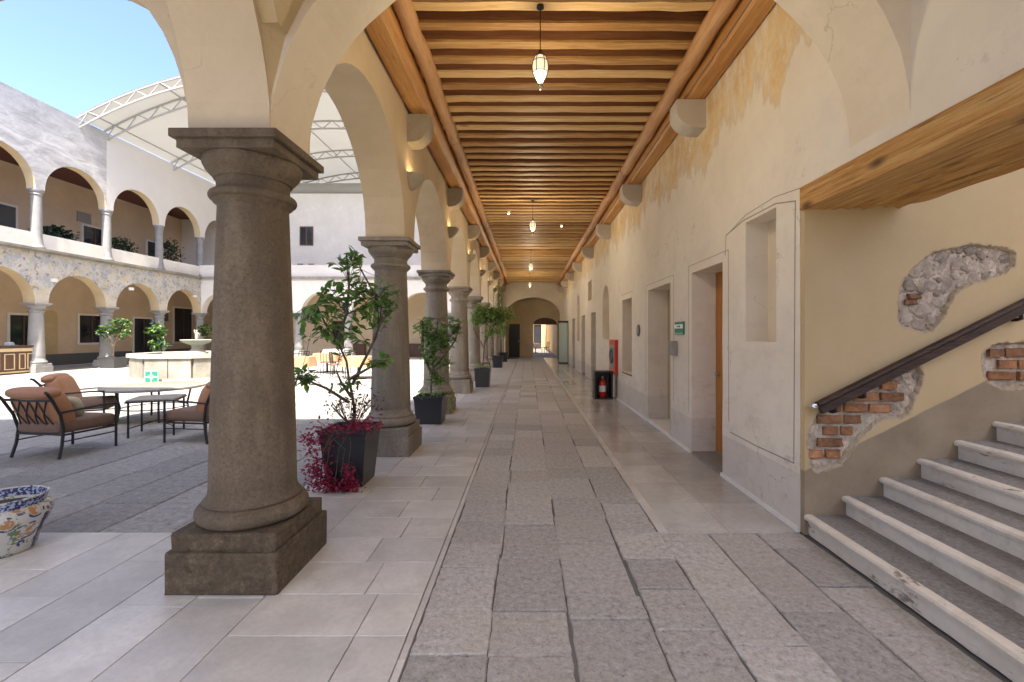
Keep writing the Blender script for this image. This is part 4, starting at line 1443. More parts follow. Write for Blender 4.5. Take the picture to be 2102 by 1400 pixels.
ms = thing('assembly_point_sign', 'square green sign with four white arrows leaning on the fountain', 'sign', (-11.25, 13.62, 0.0), R(2))
MB().box(-.21, .21, -.012, .012, 0.02, .40).build('board', 'mint_sign', ms)
MB().box(-.17, .17, -.017, -.0125, .055, .365).build('green_field', 'green_sign', ms)
aw = MB()
for a in range(4):
    ca, sa_ = math.cos(a * PI / 2), math.sin(a * PI / 2)
    tri = [(-.012, .16), (.012, .16), (.012, .07), (.04, .07), (0, .02), (-.04, .07), (-.012, .07)]
    aw.plate([(u * ca - v * sa_, u * sa_ + v * ca + .21) for u, v in tri], [], -.021, -.0175, FY)
aw.build('arrows', 'sign_white', ms)
MB().box(-.03, .03, .012, .16, 0.0, .03).box(-.02, .02, .012, .03, .0, .30).build('stand', 'dark_grey', ms)

# ================================================================== LOUNGE FURNITURE
def armchair(label, loc, rz):
    """faces +y"""
    t = thing('armchair', label, 'armchair', loc, rz, 'armchairs around the courtyard table')
    hw = 0.34
    for s in (-1, 1):
        # rear leg sweeping up into the raked back post
        MB().tube([(s * hw, -.33, 0), (s * (hw - .01), -.29, .16), (s * (hw - .015), -.27, .34), (s * hw, -.31, .52), (s * (hw + .015), -.41, .72), (s * (hw + .03), -.47, .80), (s * (hw + .05), -.50, .815)], .017, 8).build('rear_leg', 'iron', t, True)
        MB().tube([(s * hw, .33, 0), (s * hw, .33, .58)], .015, 8).build('front_leg', 'iron', t, True)
        MB().tube([(s * hw, .36, .575), (s * hw, .15, .58), (s * hw, -.10, .565), (s * (hw + .005), -.33, .55)], .013, 8).build('arm', 'iron', t, True)
        MB().tube([(s * hw, .33, .20), (s * hw, -.29, .20)], .008, 6).build('side_stretcher', 'iron', t)
    m = MB()
    m.tube([(-hw, .33, .28), (hw, .33, .28)], .013, 8).tube([(-hw, -.275, .28), (hw, -.275, .28)], .013, 8)
    m.tube([(-hw, .33, .28), (-hw, -.28, .28)], .013, 8).tube([(hw, .33, .28), (hw, -.28, .28)], .013, 8)
    for k in (-.17, 0, .17):
        m.tube([(k, .33, .282), (k, -.275, .282)], .006, 6)
    m.build('seat_frame', 'iron', t, True)
    MB().tube([(-hw - .015, -.40, .71), (0, -.385, .70), (hw + .015, -.40, .71)], .015, 8).tube([(-hw, -.275, .36), (hw, -.275, .36)], .012, 8).build('back_rails', 'iron', t, True)
    lat = MB()
    for i in range(4):
        xa, xb = -.25 + .125 * i, -.125 + .125 * i
        for pa, pb in ((xa, xb), (xb, xa)):
            lat.tube([(pa, -.285, .36), ((pa + pb) / 2, -.372 if pa < pb else -.362, .53), (pb, -.395, .70)], .008, 6)
    lat.build('back_lattice', 'iron', t, True)
    MB().superq((0, .03, .365), (.325, .345, .085), .38, .22, 28).build('seat_cushion', 'fabric_brown', t, True, 2)
    mt = Matrix.Rotation(R(20), 4, 'X')
    MB().superq((0, -.245, .585), (.335, .105, .25), .5, .42, 28, mt).build('back_cushion', 'leather_tan', t, True, 2)
    MB().superq((0, -.345, .79), (.33, .10, .075), .75, .5, 24).build('headroll', 'leather_tan', t, True, 2)
    return t
armchair('tan cushioned iron armchair with its lattice back to the camera', (-5.88, 5.80, 0), R(-8))
armchair('tan iron armchair just behind the one with its back turned', (-7.25, 7.45, 0), R(-62))
armchair('tan iron armchair partly hidden behind the nearest column, facing left', (-4.62, 6.55, 0), R(82))
armchair('tan iron armchair behind the low table, beyond the column', (-5.45, 8.75, 0), R(150))
pw = MB().superq((0, 0, 0), (.20, .06, .14), .6, .5, 20, Matrix.Rotation(R(18), 4, 'X')).build('throw_pillow', 'fabric_sage', None, True, 2, loc=(-5.86, 5.78, .57))
tag(pw, 'small sage green pillow lying in the turned armchair', 'pillow')

ct = thing('round_table', 'large round table with pale patterned top among the armchairs', 'table', (-6.55, 8.0, 0))
MB().lathe([(.0, .545), (.72, .545), (.74, .56), (.74, .585), (.70, .60), (0, .60)], n=40, caps=False).build('tabletop', 'table_stone', ct, True)
for i in range(4):
    a = PI / 4 + i * PI / 2
    MB().tube([(.50 * math.cos(a), .50 * math.sin(a), 0), (.46 * math.cos(a), .46 * math.sin(a), .25), (.52 * math.cos(a), .52 * math.sin(a), .545)], .016, 8).build('leg', 'iron', ct, True)
m = MB()
m.tube([(.47 * math.cos(2 * PI * i / 24), .47 * math.sin(2 * PI * i / 24), .22) for i in range(25)], .009, 6)
m.build('ring_stretcher', 'iron', ct, True)
stb = thing('side_table', 'small square iron side table between the armchairs', 'table', (-5.58, 6.86, 0), R(24))
MB().box(-.29, .29, -.29, .29, .525, .55, .006).build('tabletop', 'table_stone', stb)
MB().box(-.30, .30, -.30, .30, .505, .524).build('apron', 'iron', stb)
for sx in (-1, 1):
    for sy in (-1, 1):
        MB().tube([(sx * .265, sy * .265, 0), (sx * .265, sy * .265, .51)], .014, 8).build('leg', 'iron', stb, True)
MB().tube([(-.265, -.265, .14), (0, 0, .20), (.265, .265, .14)], .008, 6).tube([(-.265, .265, .14), (0, 0, .19), (.265, -.265, .14)], .008, 6).build('cross_stretcher', 'iron', stb, True)

# talavera pot
tp = thing('glazed_pot', 'hand-painted white, blue and ochre glazed ceramic pot at the left edge', 'pot', (-3.64, 3.14, 0))
MB().lathe([(.0, .0), (.165, .0), (.175, .012), (.185, .05), (.215, .14), (.250, .225), (.262, .265), (.252, .295), (.225, .314), (.222, .320), (.236, .370), (.238, .378), (.226, .380), (.214, .33), (.205, .29), (.0, .29)], n=56, caps=False).build('body', 'talavera_glaze', tp, True, 1.0)
MB().lathe([(.0, .305), (.205, .300)], n=30, caps=False).build('soil', 'soil', tp, True, fix=False)

# ================================================================== PLANTS
def leaf_mesh(name, mat, L=1.0, W=0.46, droop=0.12):
    v = [(0, 0, 0), (-W * .36, L * .28, .06), (W * .36, L * .28, .06), (-W * .5, L * .52, .05), (W * .5, L * .52, .05), (0, L * .30, 0), (0, L * .55, -.01), (0, L, -droop), (-W * .28, L * .78, -.01), (W * .28, L * .78, -.01), (0, L * .8, -.05)]
    f = [(0, 5, 1), (0, 2, 5), (1, 5, 6, 3), (5, 2, 4, 6), (3, 6, 10, 8), (6, 4, 9, 10), (8, 10, 7), (10, 9, 7)]
    return v, f
LEAFV, LEAFF = leaf_mesh('leaf', None)
def orient(d, roll):
    d = d.normalized()
    side = d.cross(Vector((0, 0, 1)))
    side = side.normalized() if side.length > 1e-3 else Vector((1, 0, 0))
    upv = side.cross(d)
    m = Matrix((side, d, upv)).transposed()
    return m @ Matrix.Rotation(roll, 3, 'Y')

def leaves_and_twigs(stems, clumps, ntw, per, size, q):
    """stems: list of polylines; clumps: (centre, radii). Returns twig tubes and leaf transforms"""
    pts = [Vector(p) for s in stems for p in s[1:]]
    twigs, lv = [], []
    for c, r, wgt in clumps:
        c = Vector(c)
        for _ in range(int(ntw * wgt)):
            while True:
                u = Vector((q.uniform(-1, 1), q.uniform(-1, 1), q.uniform(-1, 1)))
                if u.length < 1:
                    break
            u = u * (0.55 + 0.45 * q.random())
            e = c + Vector((u.x * r[0], u.y * r[1], u.z * r[2]))
            near = sorted(pts, key=lambda p: (p - e).length + max(0, p.z - e.z) * .6)[q.randint(0, min(2, len(pts) - 1))]
            midp = near.lerp(e, .55) + Vector((q.uniform(-.03, .03), q.uniform(-.03, .03), q.uniform(0, .06)))
            twigs.append((near, midp, e))
            for k in range(per):
                f = .35 + .65 * (k + q.random() * .6) / per
                p = near.lerp(midp, f * 2) if f < .5 else midp.lerp(e, (f - .5) * 2)
                dirv = (e - near).normalized() * .5 + Vector((q.uniform(-1, 1), q.uniform(-1, 1), q.uniform(-.7, .35)))
                lv.append((p, orient(dirv, q.uniform(-.8, .8)), size * q.uniform(.65, 1.2)))
    return twigs, lv

def foliage_mesh(lv, origin):
    m = MB()
    o = Vector(origin)
    for p, rot, s in lv:
        m.add([tuple((p - o) + rot @ (Vector(v) * s)) for v in LEAFV], LEAFF)
    return m

def potted(name, label, loc, pot, stems, clumps, ntw, per, size, seed, leafmats, group=None, n_parts=0, stem_r=.02, cat='potted tree', rz=0.0):
    q = random.Random(seed)
    t = thing(name, label, cat, loc, 0, group)
    top, bot, h, mat = pot
    m = MB()
    w = lambda a, z: [(-a, -a, z), (a, -a, z), (a, a, z), (-a, a, z)]
    ti = top - .025
    v = w(bot, 0) + w(top - .012, h - .05) + w(top, h - .04) + w(top, h) + w(ti, h) + w(ti - .01, h - .08)
    f = [(3, 2, 1, 0)]
    for k in range(5):
        for i in range(4):
            j = (i + 1) % 4
            f.append((4 * k + i, 4 * k + j, 4 * k + 4 + j, 4 * k + 4 + i))
    m.add(v, f)
    po = m.build('pot', mat, t)
    po.rotation_euler = (0, 0, rz)
    sm = MB()
    sm.v = w(ti - .008, h - .055)
    sm.f = [(0, 1, 2, 3)]
    so = sm.build('soil', 'soil', t, fix=False)
    so.rotation_euler = (0, 0, rz)
    wm = MB()
    for s in stems:
        wm.tube(s, stem_r, 7, stem_r * .45)
    tw, lv = leaves_and_twigs(stems, clumps, ntw, per, size, q)
    for a, b, c in tw:
        wm.tube([a, b, c], stem_r * .22, 4, stem_r * .10)
    wm.build('trunk', 'bark', t, True, 1.5)
    q.shuffle(lv)
    if n_parts:
        proto = []
        for lm in leafmats:
            proto.append(MB().add(LEAFV, LEAFF).mesh('leaf', lm, True, 2, False))
        for p, rot, s in lv[:n_parts]:
            o = put('leaf', q.choice(proto), t)
            o.matrix_basis = Matrix.Translation(p) @ rot.to_4x4() @ Matrix.Scale(s, 4)
        lv = lv[n_parts:]
    half = [lv[i::len(leafmats)] for i in range(len(leafmats))]
    for lm, part in zip(leafmats, half):
        if part:
            o = foliage_mesh(part, (0, 0, 0)).build('foliage', lm, t, True, 2, fix=False)
            o['kind'] = 'stuff'
    return t

# nearest potted tree, with magenta trailing plant
stems = [[(0, 0, .50), (.03, .02, .70), (.01, .0, .88), (-.02, .0, 1.02), (-.04, -.02, 1.22), (-.14, .0, 1.42), (-.26, .02, 1.58), (-.36, .0, 1.80)],
         [(.01, 0, .98), (.10, .02, 1.18), (.20, .0, 1.36), (.27, .02, 1.55), (.26, .0, 1.85), (.10, .0, 2.15)],
         [(.0, 0, .86), (-.10, .0, 1.00), (-.16, .02, 1.12)],
         [(-.02, 0, .80), (-.25, -.02, .95), (-.42, -.02, 1.02), (-.52, 0, 1.05)],
         [(.0, 0, 1.05), (.20, -.02, 1.16), (.34, .0, 1.22)],
         [(-.14, 0, 1.42), (-.05, .0, 1.70), (-.02, .0, 2.0), (-.05, 0, 2.32)]]
clumps = [((-.33, 0, 1.66), (.30, .26, .22), 1.0), ((.20, 0, 1.78), (.26, .24, .28), 1.0), ((-.08, 0, 1.92), (.34, .24, .22), 1.1), ((-.03, 0, 2.24), (.20, .16, .16), .55),
          ((.42, 0, 1.92), (.16, .16, .22), .55), ((-.46, 0, 1.05), (.18, .14, .09), .5), ((.34, 0, 1.22), (.16, .14, .09), .4), ((-.05, 0, 1.45), (.26, .2, .16), .55), ((.05, -.02, 1.0), (.2, .15, .12), .2)]
pt = potted('potted_tree', 'leafy green potted tree with magenta trailing plant beside the corridor', (-1.79, 4.62, 0), (.235, .175, .565, 'pot_black'), stems, clumps, 27, 5, .105, 5, ['leaf_green', 'leaf_lime', 'leaf_green'], 'potted trees between the columns', 300, .017)
# magenta trailing growth over the pot's front edge
q = random.Random(31)
mm, stem_mb = [], MB()
def mag_clump(c, r, n, s):
    for _ in range(n):
        u = Vector((q.gauss(0, .5), q.gauss(0, .5), q.gauss(0, .5)))
        p = Vector(c) + Vector((u.x * r[0], u.y * r[1], u.z * r[2]))
        mm.append((p, orient(Vector((q.uniform(-1, 1), q.uniform(-1, .4), q.uniform(-.6, .6))), q.uniform(-1, 1)), s * q.uniform(.6, 1.2)))
mag_clump((-.02, -.20, .575), (.34, .10, .06), 260, .044)
mag_clump((-.26, -.22, .46), (.16, .10, .09), 200, .046)
mag_clump((.18, -.16, .62), (.14, .10, .07), 140, .046)
for i in range(380):
    a = q.uniform(-.4, PI + .9)
    rr = q.gauss(.175, .035)
    p = Vector((-.05 - rr * math.cos(a) * 1.0, -.30 + q.gauss(0, .03), .19 - rr * math.sin(a - .5) * .95))
    mm.append((p, orient(Vector((q.uniform(-1, 1), q.uniform(-1, .2), q.uniform(-.8, .5))), q.uniform(-1, 1)), .048 * q.uniform(.6, 1.2)))
mag_clump((-.20, -.29, .16), (.14, .06, .20), 260, .048)
mag_clump((-.05, -.29, .05), (.22, .06, .06), 200, .046)
for i in range(6):
    a, b = q.uniform(-.22, .2), q.uniform(-.25, .12)
    stem_mb.tube([(a * .5, -.12, .54), (a, -.24, .58), (b, -.285, .40), (b - .03, -.30, q.uniform(.05, .2))], .004, 5)
for i in range(26):
    a = q.uniform(0, 6.28)
    stem_mb.tube([(.02, 0, .53), (.10 * math.cos(a), .08 * math.sin(a), .66), (.20 * math.cos(a), .14 * math.sin(a), .74 + q.uniform(0, .14))], .0035, 5)
stem_mb.build('trailing_stems', 'bark', pt, True)
o = foliage_mesh(mm, (0, 0, 0)).build('magenta_foliage', 'leaf_magenta', pt, True, 2, fix=False)
o['kind'] = 'stuff'
mm = []
mag_clump((.02, 0, .78), (.30, .2, .16), 300, .042)
o = foliage_mesh(mm, (0, 0, 0)).build('purple_foliage', 'leaf_purple', pt, True, 2, fix=False)
o['kind'] = 'stuff'

st2 = [[(0, 0, .42), (.0, .02, .66), (.02, .0, .86), (.05, .0, 1.10), (.10, .0, 1.45), (.12, 0, 1.75)], [(.02, 0, .80), (-.10, .0, 1.05), (-.16, 0, 1.35), (-.14, 0, 1.7)], [(.03, 0, .9), (.25, 0, 1.15), (.42, 0, 1.4), (.48, 0, 1.65)]]
cl2 = [((-.12, 0, 1.55), (.22, .25, .30), 1.0), ((.22, 0, 1.45), (.32, .28, .32), 1.5), ((.0, 0, 1.15), (.24, .25, .22), .8), ((.48, 0, 1.66), (.20, .18, .20), .5), ((.36, 0, 1.02), (.18, .15, .12), .25), ((.15, 0, .72), (.16, .2, .15), .45)]
p2 = potted('potted_tree', 'slender potted tree in a square black pot before the third column', (-1.64, 7.72, 0), (.245, .205, .46, 'pot_black'), st2, cl2, 44, 5, .09, 8, ['leaf_lime', 'leaf_green'], 'potted trees between the columns', 0, .017)
mm = []
for i in range(120):
    mm.append((Vector((q.uniform(-.22, .22), q.uniform(-.24, .2), .44 + q.uniform(0, .08))), orient(Vector((q.uniform(-1, 1), q.uniform(-1, 1), q.uniform(-.2, .9))), 0), .05))
for i in range(70):
    mm.append((Vector((.34 + q.gauss(0, .08), q.gauss(0, .1), .36 + q.gauss(0, .09))), orient(Vector((q.uniform(-1, 1), q.uniform(-1, 1), q.uniform(-.9, .5))), 0), .055))
o = foliage_mesh(mm, (0, 0, 0)).build('ground_foliage', 'leaf_lime', p2, True, 2, fix=False)
o['kind'] = 'stuff'

st3 = [[(0, 0, .48), (.02, 0, .9), (.06, 0, 1.3), (.10, 0, 1.8), (.1, 0, 2.2)], [(.04, 0, 1.2), (.3, 0, 1.7), (.5, 0, 2.0)], [(.03, 0, 1.1), (-.25, 0, 1.6), (-.3, 0, 2.0)]]
cl3 = [((.05, 0, 2.1), (.5, .45, .36), 2.0), ((.65, 0, 2.05), (.5, .4, .36), 1.6), ((.3, 0, 1.55), (.3, .3, .25), .6), ((-.2, 0, 1.9), (.3, .3, .25), .6)]
p3 = potted('potted_tree', 'airy light green potted tree beside the fifth column', (-1.27, 12.9, 0), (.225, .185, .52, 'pot_grey'), st3, cl3, 52, 5, .115, 12, ['leaf_lime', 'leaf_lime', 'leaf_green'], 'potted trees between the columns', 0, .018)
mm = [(Vector((q.uniform(-.2, .2), q.uniform(-.2, .2), .50 + q.uniform(0, .1))), orient(Vector((q.uniform(-1, 1), q.uniform(-1, 1), q.uniform(0, 1))), 0), .06) for i in range(130)]
o = foliage_mesh(mm, (0, 0, 0)).build('ground_foliage', 'leaf_lime', p3, True, 2, fix=False)
o['kind'] = 'stuff'
potted('potted_tree', 'tall slim potted tree in a dark pot near the far columns', (-1.32, 20.2, 0), (.24, .19, .52, 'pot_black'), [[(0, 0, .48), (.02, 0, 1.4), (.0, 0, 2.4), (.05, 0, 3.6)]], [((.0, 0, 2.2), (.45, .4, .8), 2.2), ((.05, 0, 3.4), (.3, .3, .6), 1.0), ((.2, 0, 1.4), (.3, .3, .3), .6)], 30, 5, .11, 14, ['leaf_green', 'leaf_lime'], 'potted trees between the columns', 0, .02)
potted('potted_tree', 'small dark potted tree at the last column of the corridor', (-1.3, 24.4, 0), (.24, .19, .5, 'pot_black'), [[(0, 0, .46), (.02, 0, 1.2), (.0, 0, 2.0)]], [((.0, 0, 2.0), (.5, .4, .7), 2.0)], 30, 4, .11, 15, ['leaf_green'], 'potted trees between the columns', 0, .02)
# plants across the courtyard
big = ([[(0, 0, .5), (.05, 0, 1.0), (.3, 0, 1.6), (.5, 0, 2.1)], [(.02, 0, .9), (-.35, 0, 1.5), (-.5, 0, 1.7)], [(.03, 0, .95), (.1, .2, 1.5), (.1, .3, 2.0)]],
       [((.35, 0, 2.0), (.5, .45, .3), 1.2), ((-.45, 0, 1.6), (.45, .4, .3), 1.0), ((.0, 0, 1.75), (.4, .4, .4), 1.0), ((.6, 0, 1.55), (.3, .3, .2), .5)])
potted('potted_tree', 'broad pot with a spreading shrub before the far left arches', (-18.2, 20.0, 0), (.36, .30, .48, 'pot_grey'), big[0], big[1], 36, 5, .15, 16, ['leaf_dark', 'leaf_green'], 'potted plants across the courtyard', 0, .03, 'potted plant')
potted('potted_palm', 'dark drooping potted palm between the far left columns', (-18.6, 22.8, 0), (.28, .24, .42, 'pot_black'), [[(0, 0, .4), (.0, 0, 1.1), (.05, 0, 1.8)]], [((.0, 0, 1.7), (.6, .5, .45), 1.6), ((.1, 0, .95), (.5, .4, .4), 1.2)], 36, 5, .24, 17, ['leaf_dark', 'leaf_green'], 'potted plants across the courtyard', 0, .03, 'potted plant')
potted('potted_palm', 'yellow-green potted plant behind the fountain bowl', (-18.4, 26.0, 0), (.28, .24, .42, 'pot_black'), [[(0, 0, .4), (.0, 0, 1.1), (.05, 0, 1.9)]], [((.0, 0, 1.8), (.6, .5, .35), 1.4)], 36, 5, .20, 18, ['leaf_lime', 'leaf_dark'], 'potted plants across the courtyard', 0, .03, 'potted plant')
# balcony shrubs
def balcony(label, y, w, h, zb, seed):
    q = random.Random(seed)
    t = thing('balcony_shrub', label, 'shrub', (XW - .75, y, 4.72), 0, 'shrubs on the upper balcony')
    MB().box(-.2, .2, -w * .7, w * .7, 0, .5, .02).build('planter', 'pot_grey', t)
    lv = []
    for i in range(520):
        a, b = q.uniform(0, 2 * PI), q.random() ** .5
        p = Vector((q.uniform(-.35, .35), w * b * math.cos(a), zb - 4.72 + h * b * math.sin(a)))
        if p.z < .3:
            p.z = .3 + q.random() * .4
        lv.append((p, orient(Vector((q.uniform(-1, 1), q.uniform(-1, 1), q.uniform(-1, .3))), q.uniform(-1, 1)), .20 * q.uniform(.6, 1.1)))
    o = foliage_mesh(lv, (0, 0, 0)).build('foliage', 'leaf_dark', t, True, 2, fix=False)
    o['kind'] = 'stuff'
    MB().tube([(0, 0, .45), (0, .02, .9)], .03, 6).build('stem', 'bark', t)
balcony('low dark shrub on the upper balcony, left of the three', 19.0, .70, .32, 5.66, 1)
balcony('round dark shrub on the upper balcony, middle of the three', 22.0, .80, .42, 5.72, 2)
balcony('tall drooping dark shrub on the upper balcony, right of the three', 24.9, .80, .75, 5.95, 3)

# ================================================================== LAMPS
def lantern(label, y, lit):
    t = thing('pendant_lantern', label, 'lantern', (0.114, y, 3.72), 0, 'pendant lanterns down the corridor')
    zb = 0.0
    MB().tube([(0, 0, .33), (0, 0, .74)], .0045, 6).build('chain', 'iron', t)
    MB().lathe([(.0, .715), (.035, .715), (.03, .74), (0, .745)], n=16, caps=False).build('ceiling_rose', 'iron', t)
    MB().lathe([(.012, .33), (.016, .31), (.035, .295), (.042, .285), (.030, .278)], n=16).build('cap', 'iron', t, True)
    glp = [(.024, .05), (.045, .085), (.062, .13), (.070, .18), (.064, .23), (.048, .268), (.030, .282)]
    MB().lathe(glp, n=20).build('glass', 'lamp_glass', t, True)
    m = MB()
    for i in range(6):
        a = 2 * PI * i / 6
        m.tube([((r + .005) * math.cos(a), (r + .005) * math.sin(a), z) for r, z in [(.008, .0), (.018, .03)] + glp], .0035, 5)
    for r, z in ((.0665, .13), (.0695, .225)):
        m.tube([(r * math.cos(2 * PI * i / 20), r * math.sin(2 * PI * i / 20), z) for i in range(21)], .003, 5)
    m.lathe([(.0, -.03), (.010, -.02), (.008, -.005), (.014, .005), (.006, .02)], n=10, caps=False)
    m.build('cage', 'iron', t, True)
    ld = bpy.data.lights.new('lantern_light', 'POINT')
    ld.energy = lit
    ld.color = (1.0, 0.84, 0.60)
    ld.shadow_soft_size = 0.12
    lo = bpy.data.objects.new('lantern_light', ld)
    C.objects.link(lo)
    lo.parent = t
    lo.location = (0, 0, -.14)
lantern('lit glass pendant lantern nearest the camera under the timber ceiling', 4.10, 7)
lantern('lit pendant lantern, second along the corridor ceiling', 10.08, 7)
lantern('lit pendant lantern, third along the corridor ceiling', 16.2, 7)
lantern('lit pendant lantern farthest down the corridor', 22.2, 7)
scm = MB().lathe([(.0, -.15), (.03, -.145), (.07, -.12), (.11, -.07), (.13, 0), (.12, .0), (.1, -.06), (.05, -.11), (0, -.125)], n=24, caps=False)
sc_half = MB()
sc_half.v = [(abs(x), y, z) if x < 0 else (x, y, z) for x, y, z in scm.v]
sc_half.f = scm.f
def half_bowl():
    m = MB()
    prof = [(.02, -.17), (.06, -.15), (.11, -.10), (.15, -.04), (.165, .02), (.155, .02), (.14, -.035), (.1, -.09), (.05, -.135), (.01, -.15)]
    n = 16
    for r, z in prof:
        for i in range(n + 1):
            a = -PI / 2 + PI * i / n
            m.v.append((r * 1.15 * math.cos(a), r * math.sin(a), z))
    for k in range(len(prof) - 1):
        for i in range(n):
            b = k * (n + 1) + i
            m.f.append((b, b + 1, b + n + 2, b + n + 1))
    return m.mesh('bowl', 'corbel_grey', True, 1.0)
hb = half_bowl()
for k in range(1, 8):
    t = thing('wall_sconce', f'half-bowl stone wall uplight above the {order[k]} column', 'wall lamp', (-1.518, YC[k] + .02, 3.52), 0, 'half-bowl uplights above the columns')
    put('bowl', hb, t)
    MB().lathe([(0, -.10), (.05, -.10), (.05, -.06), (0, -.06)], n=10, caps=False).build('bulb', 'spot_glow', t, loc=(.07, 0, .0))
    ld = bpy.data.lights.new('sconce_light', 'POINT')
    ld.energy = 0.28
    ld.color = (1.0, 0.72, 0.38)
    ld.shadow_soft_size = 0.03
    lo = bpy.data.objects.new('sconce_light', ld)
    C.objects.link(lo)
    lo.parent = t
    lo.location = (.07, 0, -.02)
for x, y, w in ((-.46, 11.0, 'left'), (.92, 12.3, 'right')):
    t = thing('ceiling_spotlight', f'tiny lit ceiling spotlight, {w} of the two among the joists', 'spotlight', (x, y, 4.40), 0, 'small ceiling spotlights')
    MB().lathe([(.03, .0), (.04, .02), (.04, .07), (.02, .075)], n=14).build('housing', 'white_paint', t, True)
    MB().lathe([(0, -.006), (.026, -.004), (.03, .0)], n=14, caps=False).build('lens', 'spot_glow', t, True, fix=False)

# ================================================================== WALL FIXTURES
ex = thing('evacuation_sign', 'small green and white evacuation sign on the right wall', 'sign')
MB().box(2.035, 2.058, 5.96, 6.30, 1.49, 1.66).build('board', 'green_sign', ex)
MB().box(2.031, 2.0345, 5.965, 6.295, 1.57, 1.625).build('white_band', 'sign_white', ex)
MB().box(2.031, 2.0345, 5.965, 6.295, 1.493, 1.515).build('mint_band', 'mint_sign', ex)
m = MB()
m.plate([(6.20, 1.590), (6.09, 1.590), (6.09, 1.578), (6.05, 1.5975), (6.09, 1.617), (6.09, 1.605), (6.20, 1.605)], [], 2.028, 2.0305, FX)
m.build('arrow', 'green_sign', ex)
ib = thing('call_box', 'grey call box fixed beside the teal glass door', 'box')
MB().box(1.985, 2.058, 6.24, 6.44, 1.20, 1.40, .008).build('case', 'grey_plastic', ib)
MB().box(1.99, 2.055, 6.442, 6.452, 1.205, 1.395).build('side_plate', 'sign_white', ib)
rs = thing('round_sign', 'small round dark plaque on the right wall between openings', 'plaque', (2.056, 8.42, 1.56))
MB().lathe([(.11, 0), (.115, .01), (.10, .02), (.0, .02)], n=26, caps=False).build('disc', 'dark_grey', rs, True).rotation_euler = (0, R(-90), 0)
MB().lathe([(.07, .021), (.05, .024), (.0, .024)], n=20, caps=False).build('emblem', 'grey_plastic', rs, True).rotation_euler = (0, R(-90), 0)
hc = thing('fire_hose_cabinet', 'red framed fire hose cabinet mounted on the right wall', 'cabinet')
MB().box(1.99, 2.058, 10.35, 11.10, .56, 1.36).build('case', 'red_paint', hc)
MB().box(1.984, 1.989, 10.43, 11.02, .70, 1.24).build('glass_front', 'grey_plastic', hc)
MB().tube([(1.975, 10.72 + .16 * math.cos(2 * PI * i / 20), .98 + .16 * math.sin(2 * PI * i / 20)) for i in range(21)], .03, 6).build('hose_coil', 'dark_grey', hc, True)
MB().box(1.97, 1.984, 10.44, 10.47, .9, 1.05).build('handle', 'steel', hc)
fe2 = thing('extinguisher_stand', 'black open floor stand against the right wall', 'stand', (1.74, 10.55, 0))
m = MB()
for sx in (-1, 1):
    m.box(sx * .19 - .02, sx * .19 + .02, -.16, .16, 0, .64)
m.box(-.17, .17, -.16, .16, .60, .64).box(-.17, .17, -.16, .16, 0, .035)
m.build('frame', 'black_frame', fe2)
MB().box(-.17, .17, .145, .158, .035, .60).build('back_panel', 'black_frame', fe2)
MB().box(.208, .213, -.12, -.09, .02, .62).build('edge_strip', 'sign_white', fe2)
fx = thing('fire_extinguisher', 'red fire extinguisher standing inside the black stand', 'extinguisher', (1.73, 10.52, .036))
MB().lathe([(.0, .0), (.075, .0), (.085, .012), (.085, .34), (.075, .375), (.04, .405), (.028, .42), (.028, .435)], n=24).build('cylinder', 'red_paint', fx, True)
MB().lathe([(.03, .435), (.03, .47), (.015, .475)], n=12).tube([(0, 0, .47), (0, -.07, .49), (0, -.09, .475)], .01, 6).tube([(0, 0, .45), (0, -.09, .445)], .008, 6).build('valve_handle', 'steel', fx, True)
MB().tube([(.03, 0, .45), (.09, -.03, .44), (.11, -.05, .34), (.095, -.05, .15)], .011, 8).build('hose', 'black_frame', fx, True)
MB().lathe([(.0862, .13), (.0862, .27)], n=24, caps=False).build('paper_label', 'sign_white', fx, True, fix=False)

# ================================================================== RECEPTION DESK, CAFE
de = thing('reception_desk', 'dark wooden desk with pale inlaid panels at the far left', 'desk', (-19.25, 16.3, 0), R(-90))
# local: front faces +y after the turn -> facing the courtyard (+x)
MB().box(-1.2, .75, -.35, .35, 0, 1.0).build('body', 'dark_wood', de)
MB().box(-1.25, .80, -.40, .40, 1.0, 1.06).build('top', 'dark_wood', de)
MB().box(-1.21, .76, .351, .37, .84, .96).build('frieze', 'desk_inlay', de)
for x in (-1.0, -.72, -.30, .12, .40):
    m = MB()
    w = .11 if x in (-1.0, -.72, .12, .40) else .17
    m.plate([(x - w, .18), (x + w, .18), (x + w, .76), (x - w, .76)], [[(x - w + .03, .21), (x + w - .03, .21), (x + w - .03, .73), (x - w + .03, .73)]], .351, .366, FY)
    m.build('inlaid_panel', 'desk_inlay', de)
MB().box(-1.21, .76, .351, .368, .06, .11).build('base_line', 'desk_inlay', de)
MB().plate([(-.30, .18), (.30, .18), (.30, .76), (-.30, .76)], [[(-.26, .22), (.26, .22), (.26, .72), (-.26, .72)]], -1.215, -1.201, FX).build('inlaid_panel', 'desk_inlay', de)
hat = thing('hat', 'pale grey brimmed hat resting on the reception desk', 'hat', (-19.25, 16.9, 1.062))
MB().lathe([(.0, .0), (.24, .0), (.25, .012), (.14, .02), (.12, .10), (.08, .13), (0, .135)], n=24, caps=False).build('crown_and_brim', 'hat_grey', hat, True)
MB().lathe([(.137, .022), (.133, .05)], n=24, caps=False).build('band', 'dark_grey', hat, True, fix=False)

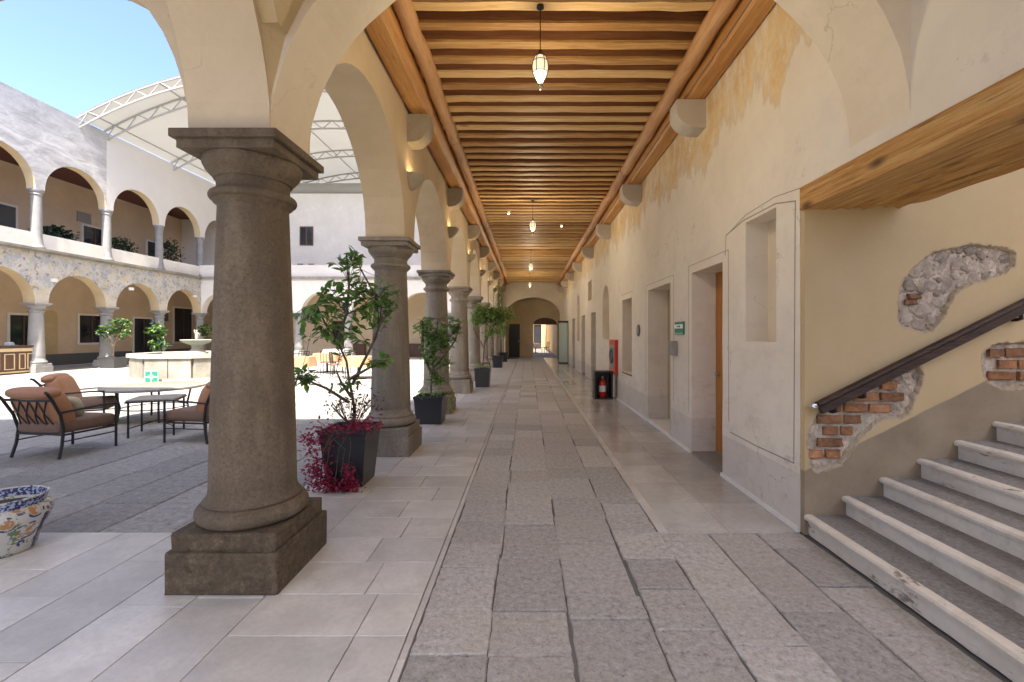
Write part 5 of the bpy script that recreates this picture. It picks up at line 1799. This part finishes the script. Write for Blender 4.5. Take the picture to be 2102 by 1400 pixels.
def cafe_table(label, loc, cloth, r=.5):
    t = thing('cafe_table', label, 'table', loc, 0, 'clothed tables in the far courtyard')
    n = 40
    m = MB()
    for k, (rr, z) in enumerate([(0.001, .75), (r * .9, .75), (r, .742), (r * 1.04, .60), (r * 1.10, .42)]):
        for i in range(n):
            a = 2 * PI * i / n
            w = 1 + (.05 * math.sin(a * 7) if k >= 3 else 0)
            m.v.append((rr * w * math.cos(a), rr * w * math.sin(a), z))
    for k in range(4):
        for i in range(n):
            j = (i + 1) % n
            m.f.append((k * n + i, k * n + j, (k + 1) * n + j, (k + 1) * n + i))
    m.build('tablecloth', cloth, t, True, fix=False)
    MB().lathe([(.25, 0), (.25, .02), (.04, .05), (.035, .70), (.2, .73)], n=16).build('pedestal', 'iron', t, True)
def cafe_chair(label, loc, rz, seatm='fabric_brown'):
    t = thing('cafe_chair', label, 'chair', loc, rz, 'dark chairs in the far courtyard')
    for sx in (-1, 1):
        MB().tube([(sx * .2, .2, 0), (sx * .19, .19, .44)], .014, 6).build('leg', 'iron', t)
        MB().tube([(sx * .2, -.22, 0), (sx * .19, -.19, .44), (sx * .19, -.25, .88)], .014, 6).build('leg', 'iron', t)
    MB().box(-.21, .21, -.2, .21, .43, .48, .015).build('seat', seatm, t)
    m = MB().tube([(-.19, -.25, .87), (.19, -.25, .87)], .014, 6)
    for x in (-.1, 0, .1):
        m.tube([(x, -.2, .47), (x, -.25, .87)], .009, 5)
    m.build('back', 'iron', t)
cafe_table('round table with orange cloth just right of the nearest column', (-7.55, 15.0, 0), 'orange_cloth')
cafe_table('round table with orange cloth farther back, centre of the three', (-7.75, 17.6, 0), 'orange_cloth')
cafe_table('round table with orange cloth left of the second column', (-5.65, 15.2, 0), 'orange_cloth')
cafe_table('white-clothed round table farthest back in the courtyard', (-9.2, 21.8, 0), 'white_cloth', .55)
cafe_chair('dark slatted chair beside the middle orange table', (-7.0, 17.2, 0), R(70))
cafe_chair('dark slatted chair in front of the middle orange table', (-7.35, 16.75, 0), R(10))
cafe_chair('dark slatted chair between the orange tables', (-6.45, 15.5, 0), R(-80))
cafe_chair('dark slatted chair near the white-clothed table', (-8.5, 21.2, 0), R(40))
cafe_chair('dark slatted chair beyond the left orange table', (-7.9, 15.8, 0), R(175))
# seen through the far archway
cafe_table('pale pink draped table beyond the far archway', (0.62, 35.5, 0), 'pink_cloth', .42)
cafe_chair('dark chair standing in the sunlit passage beyond the archway', (1.35, 34.3, 0), R(60))
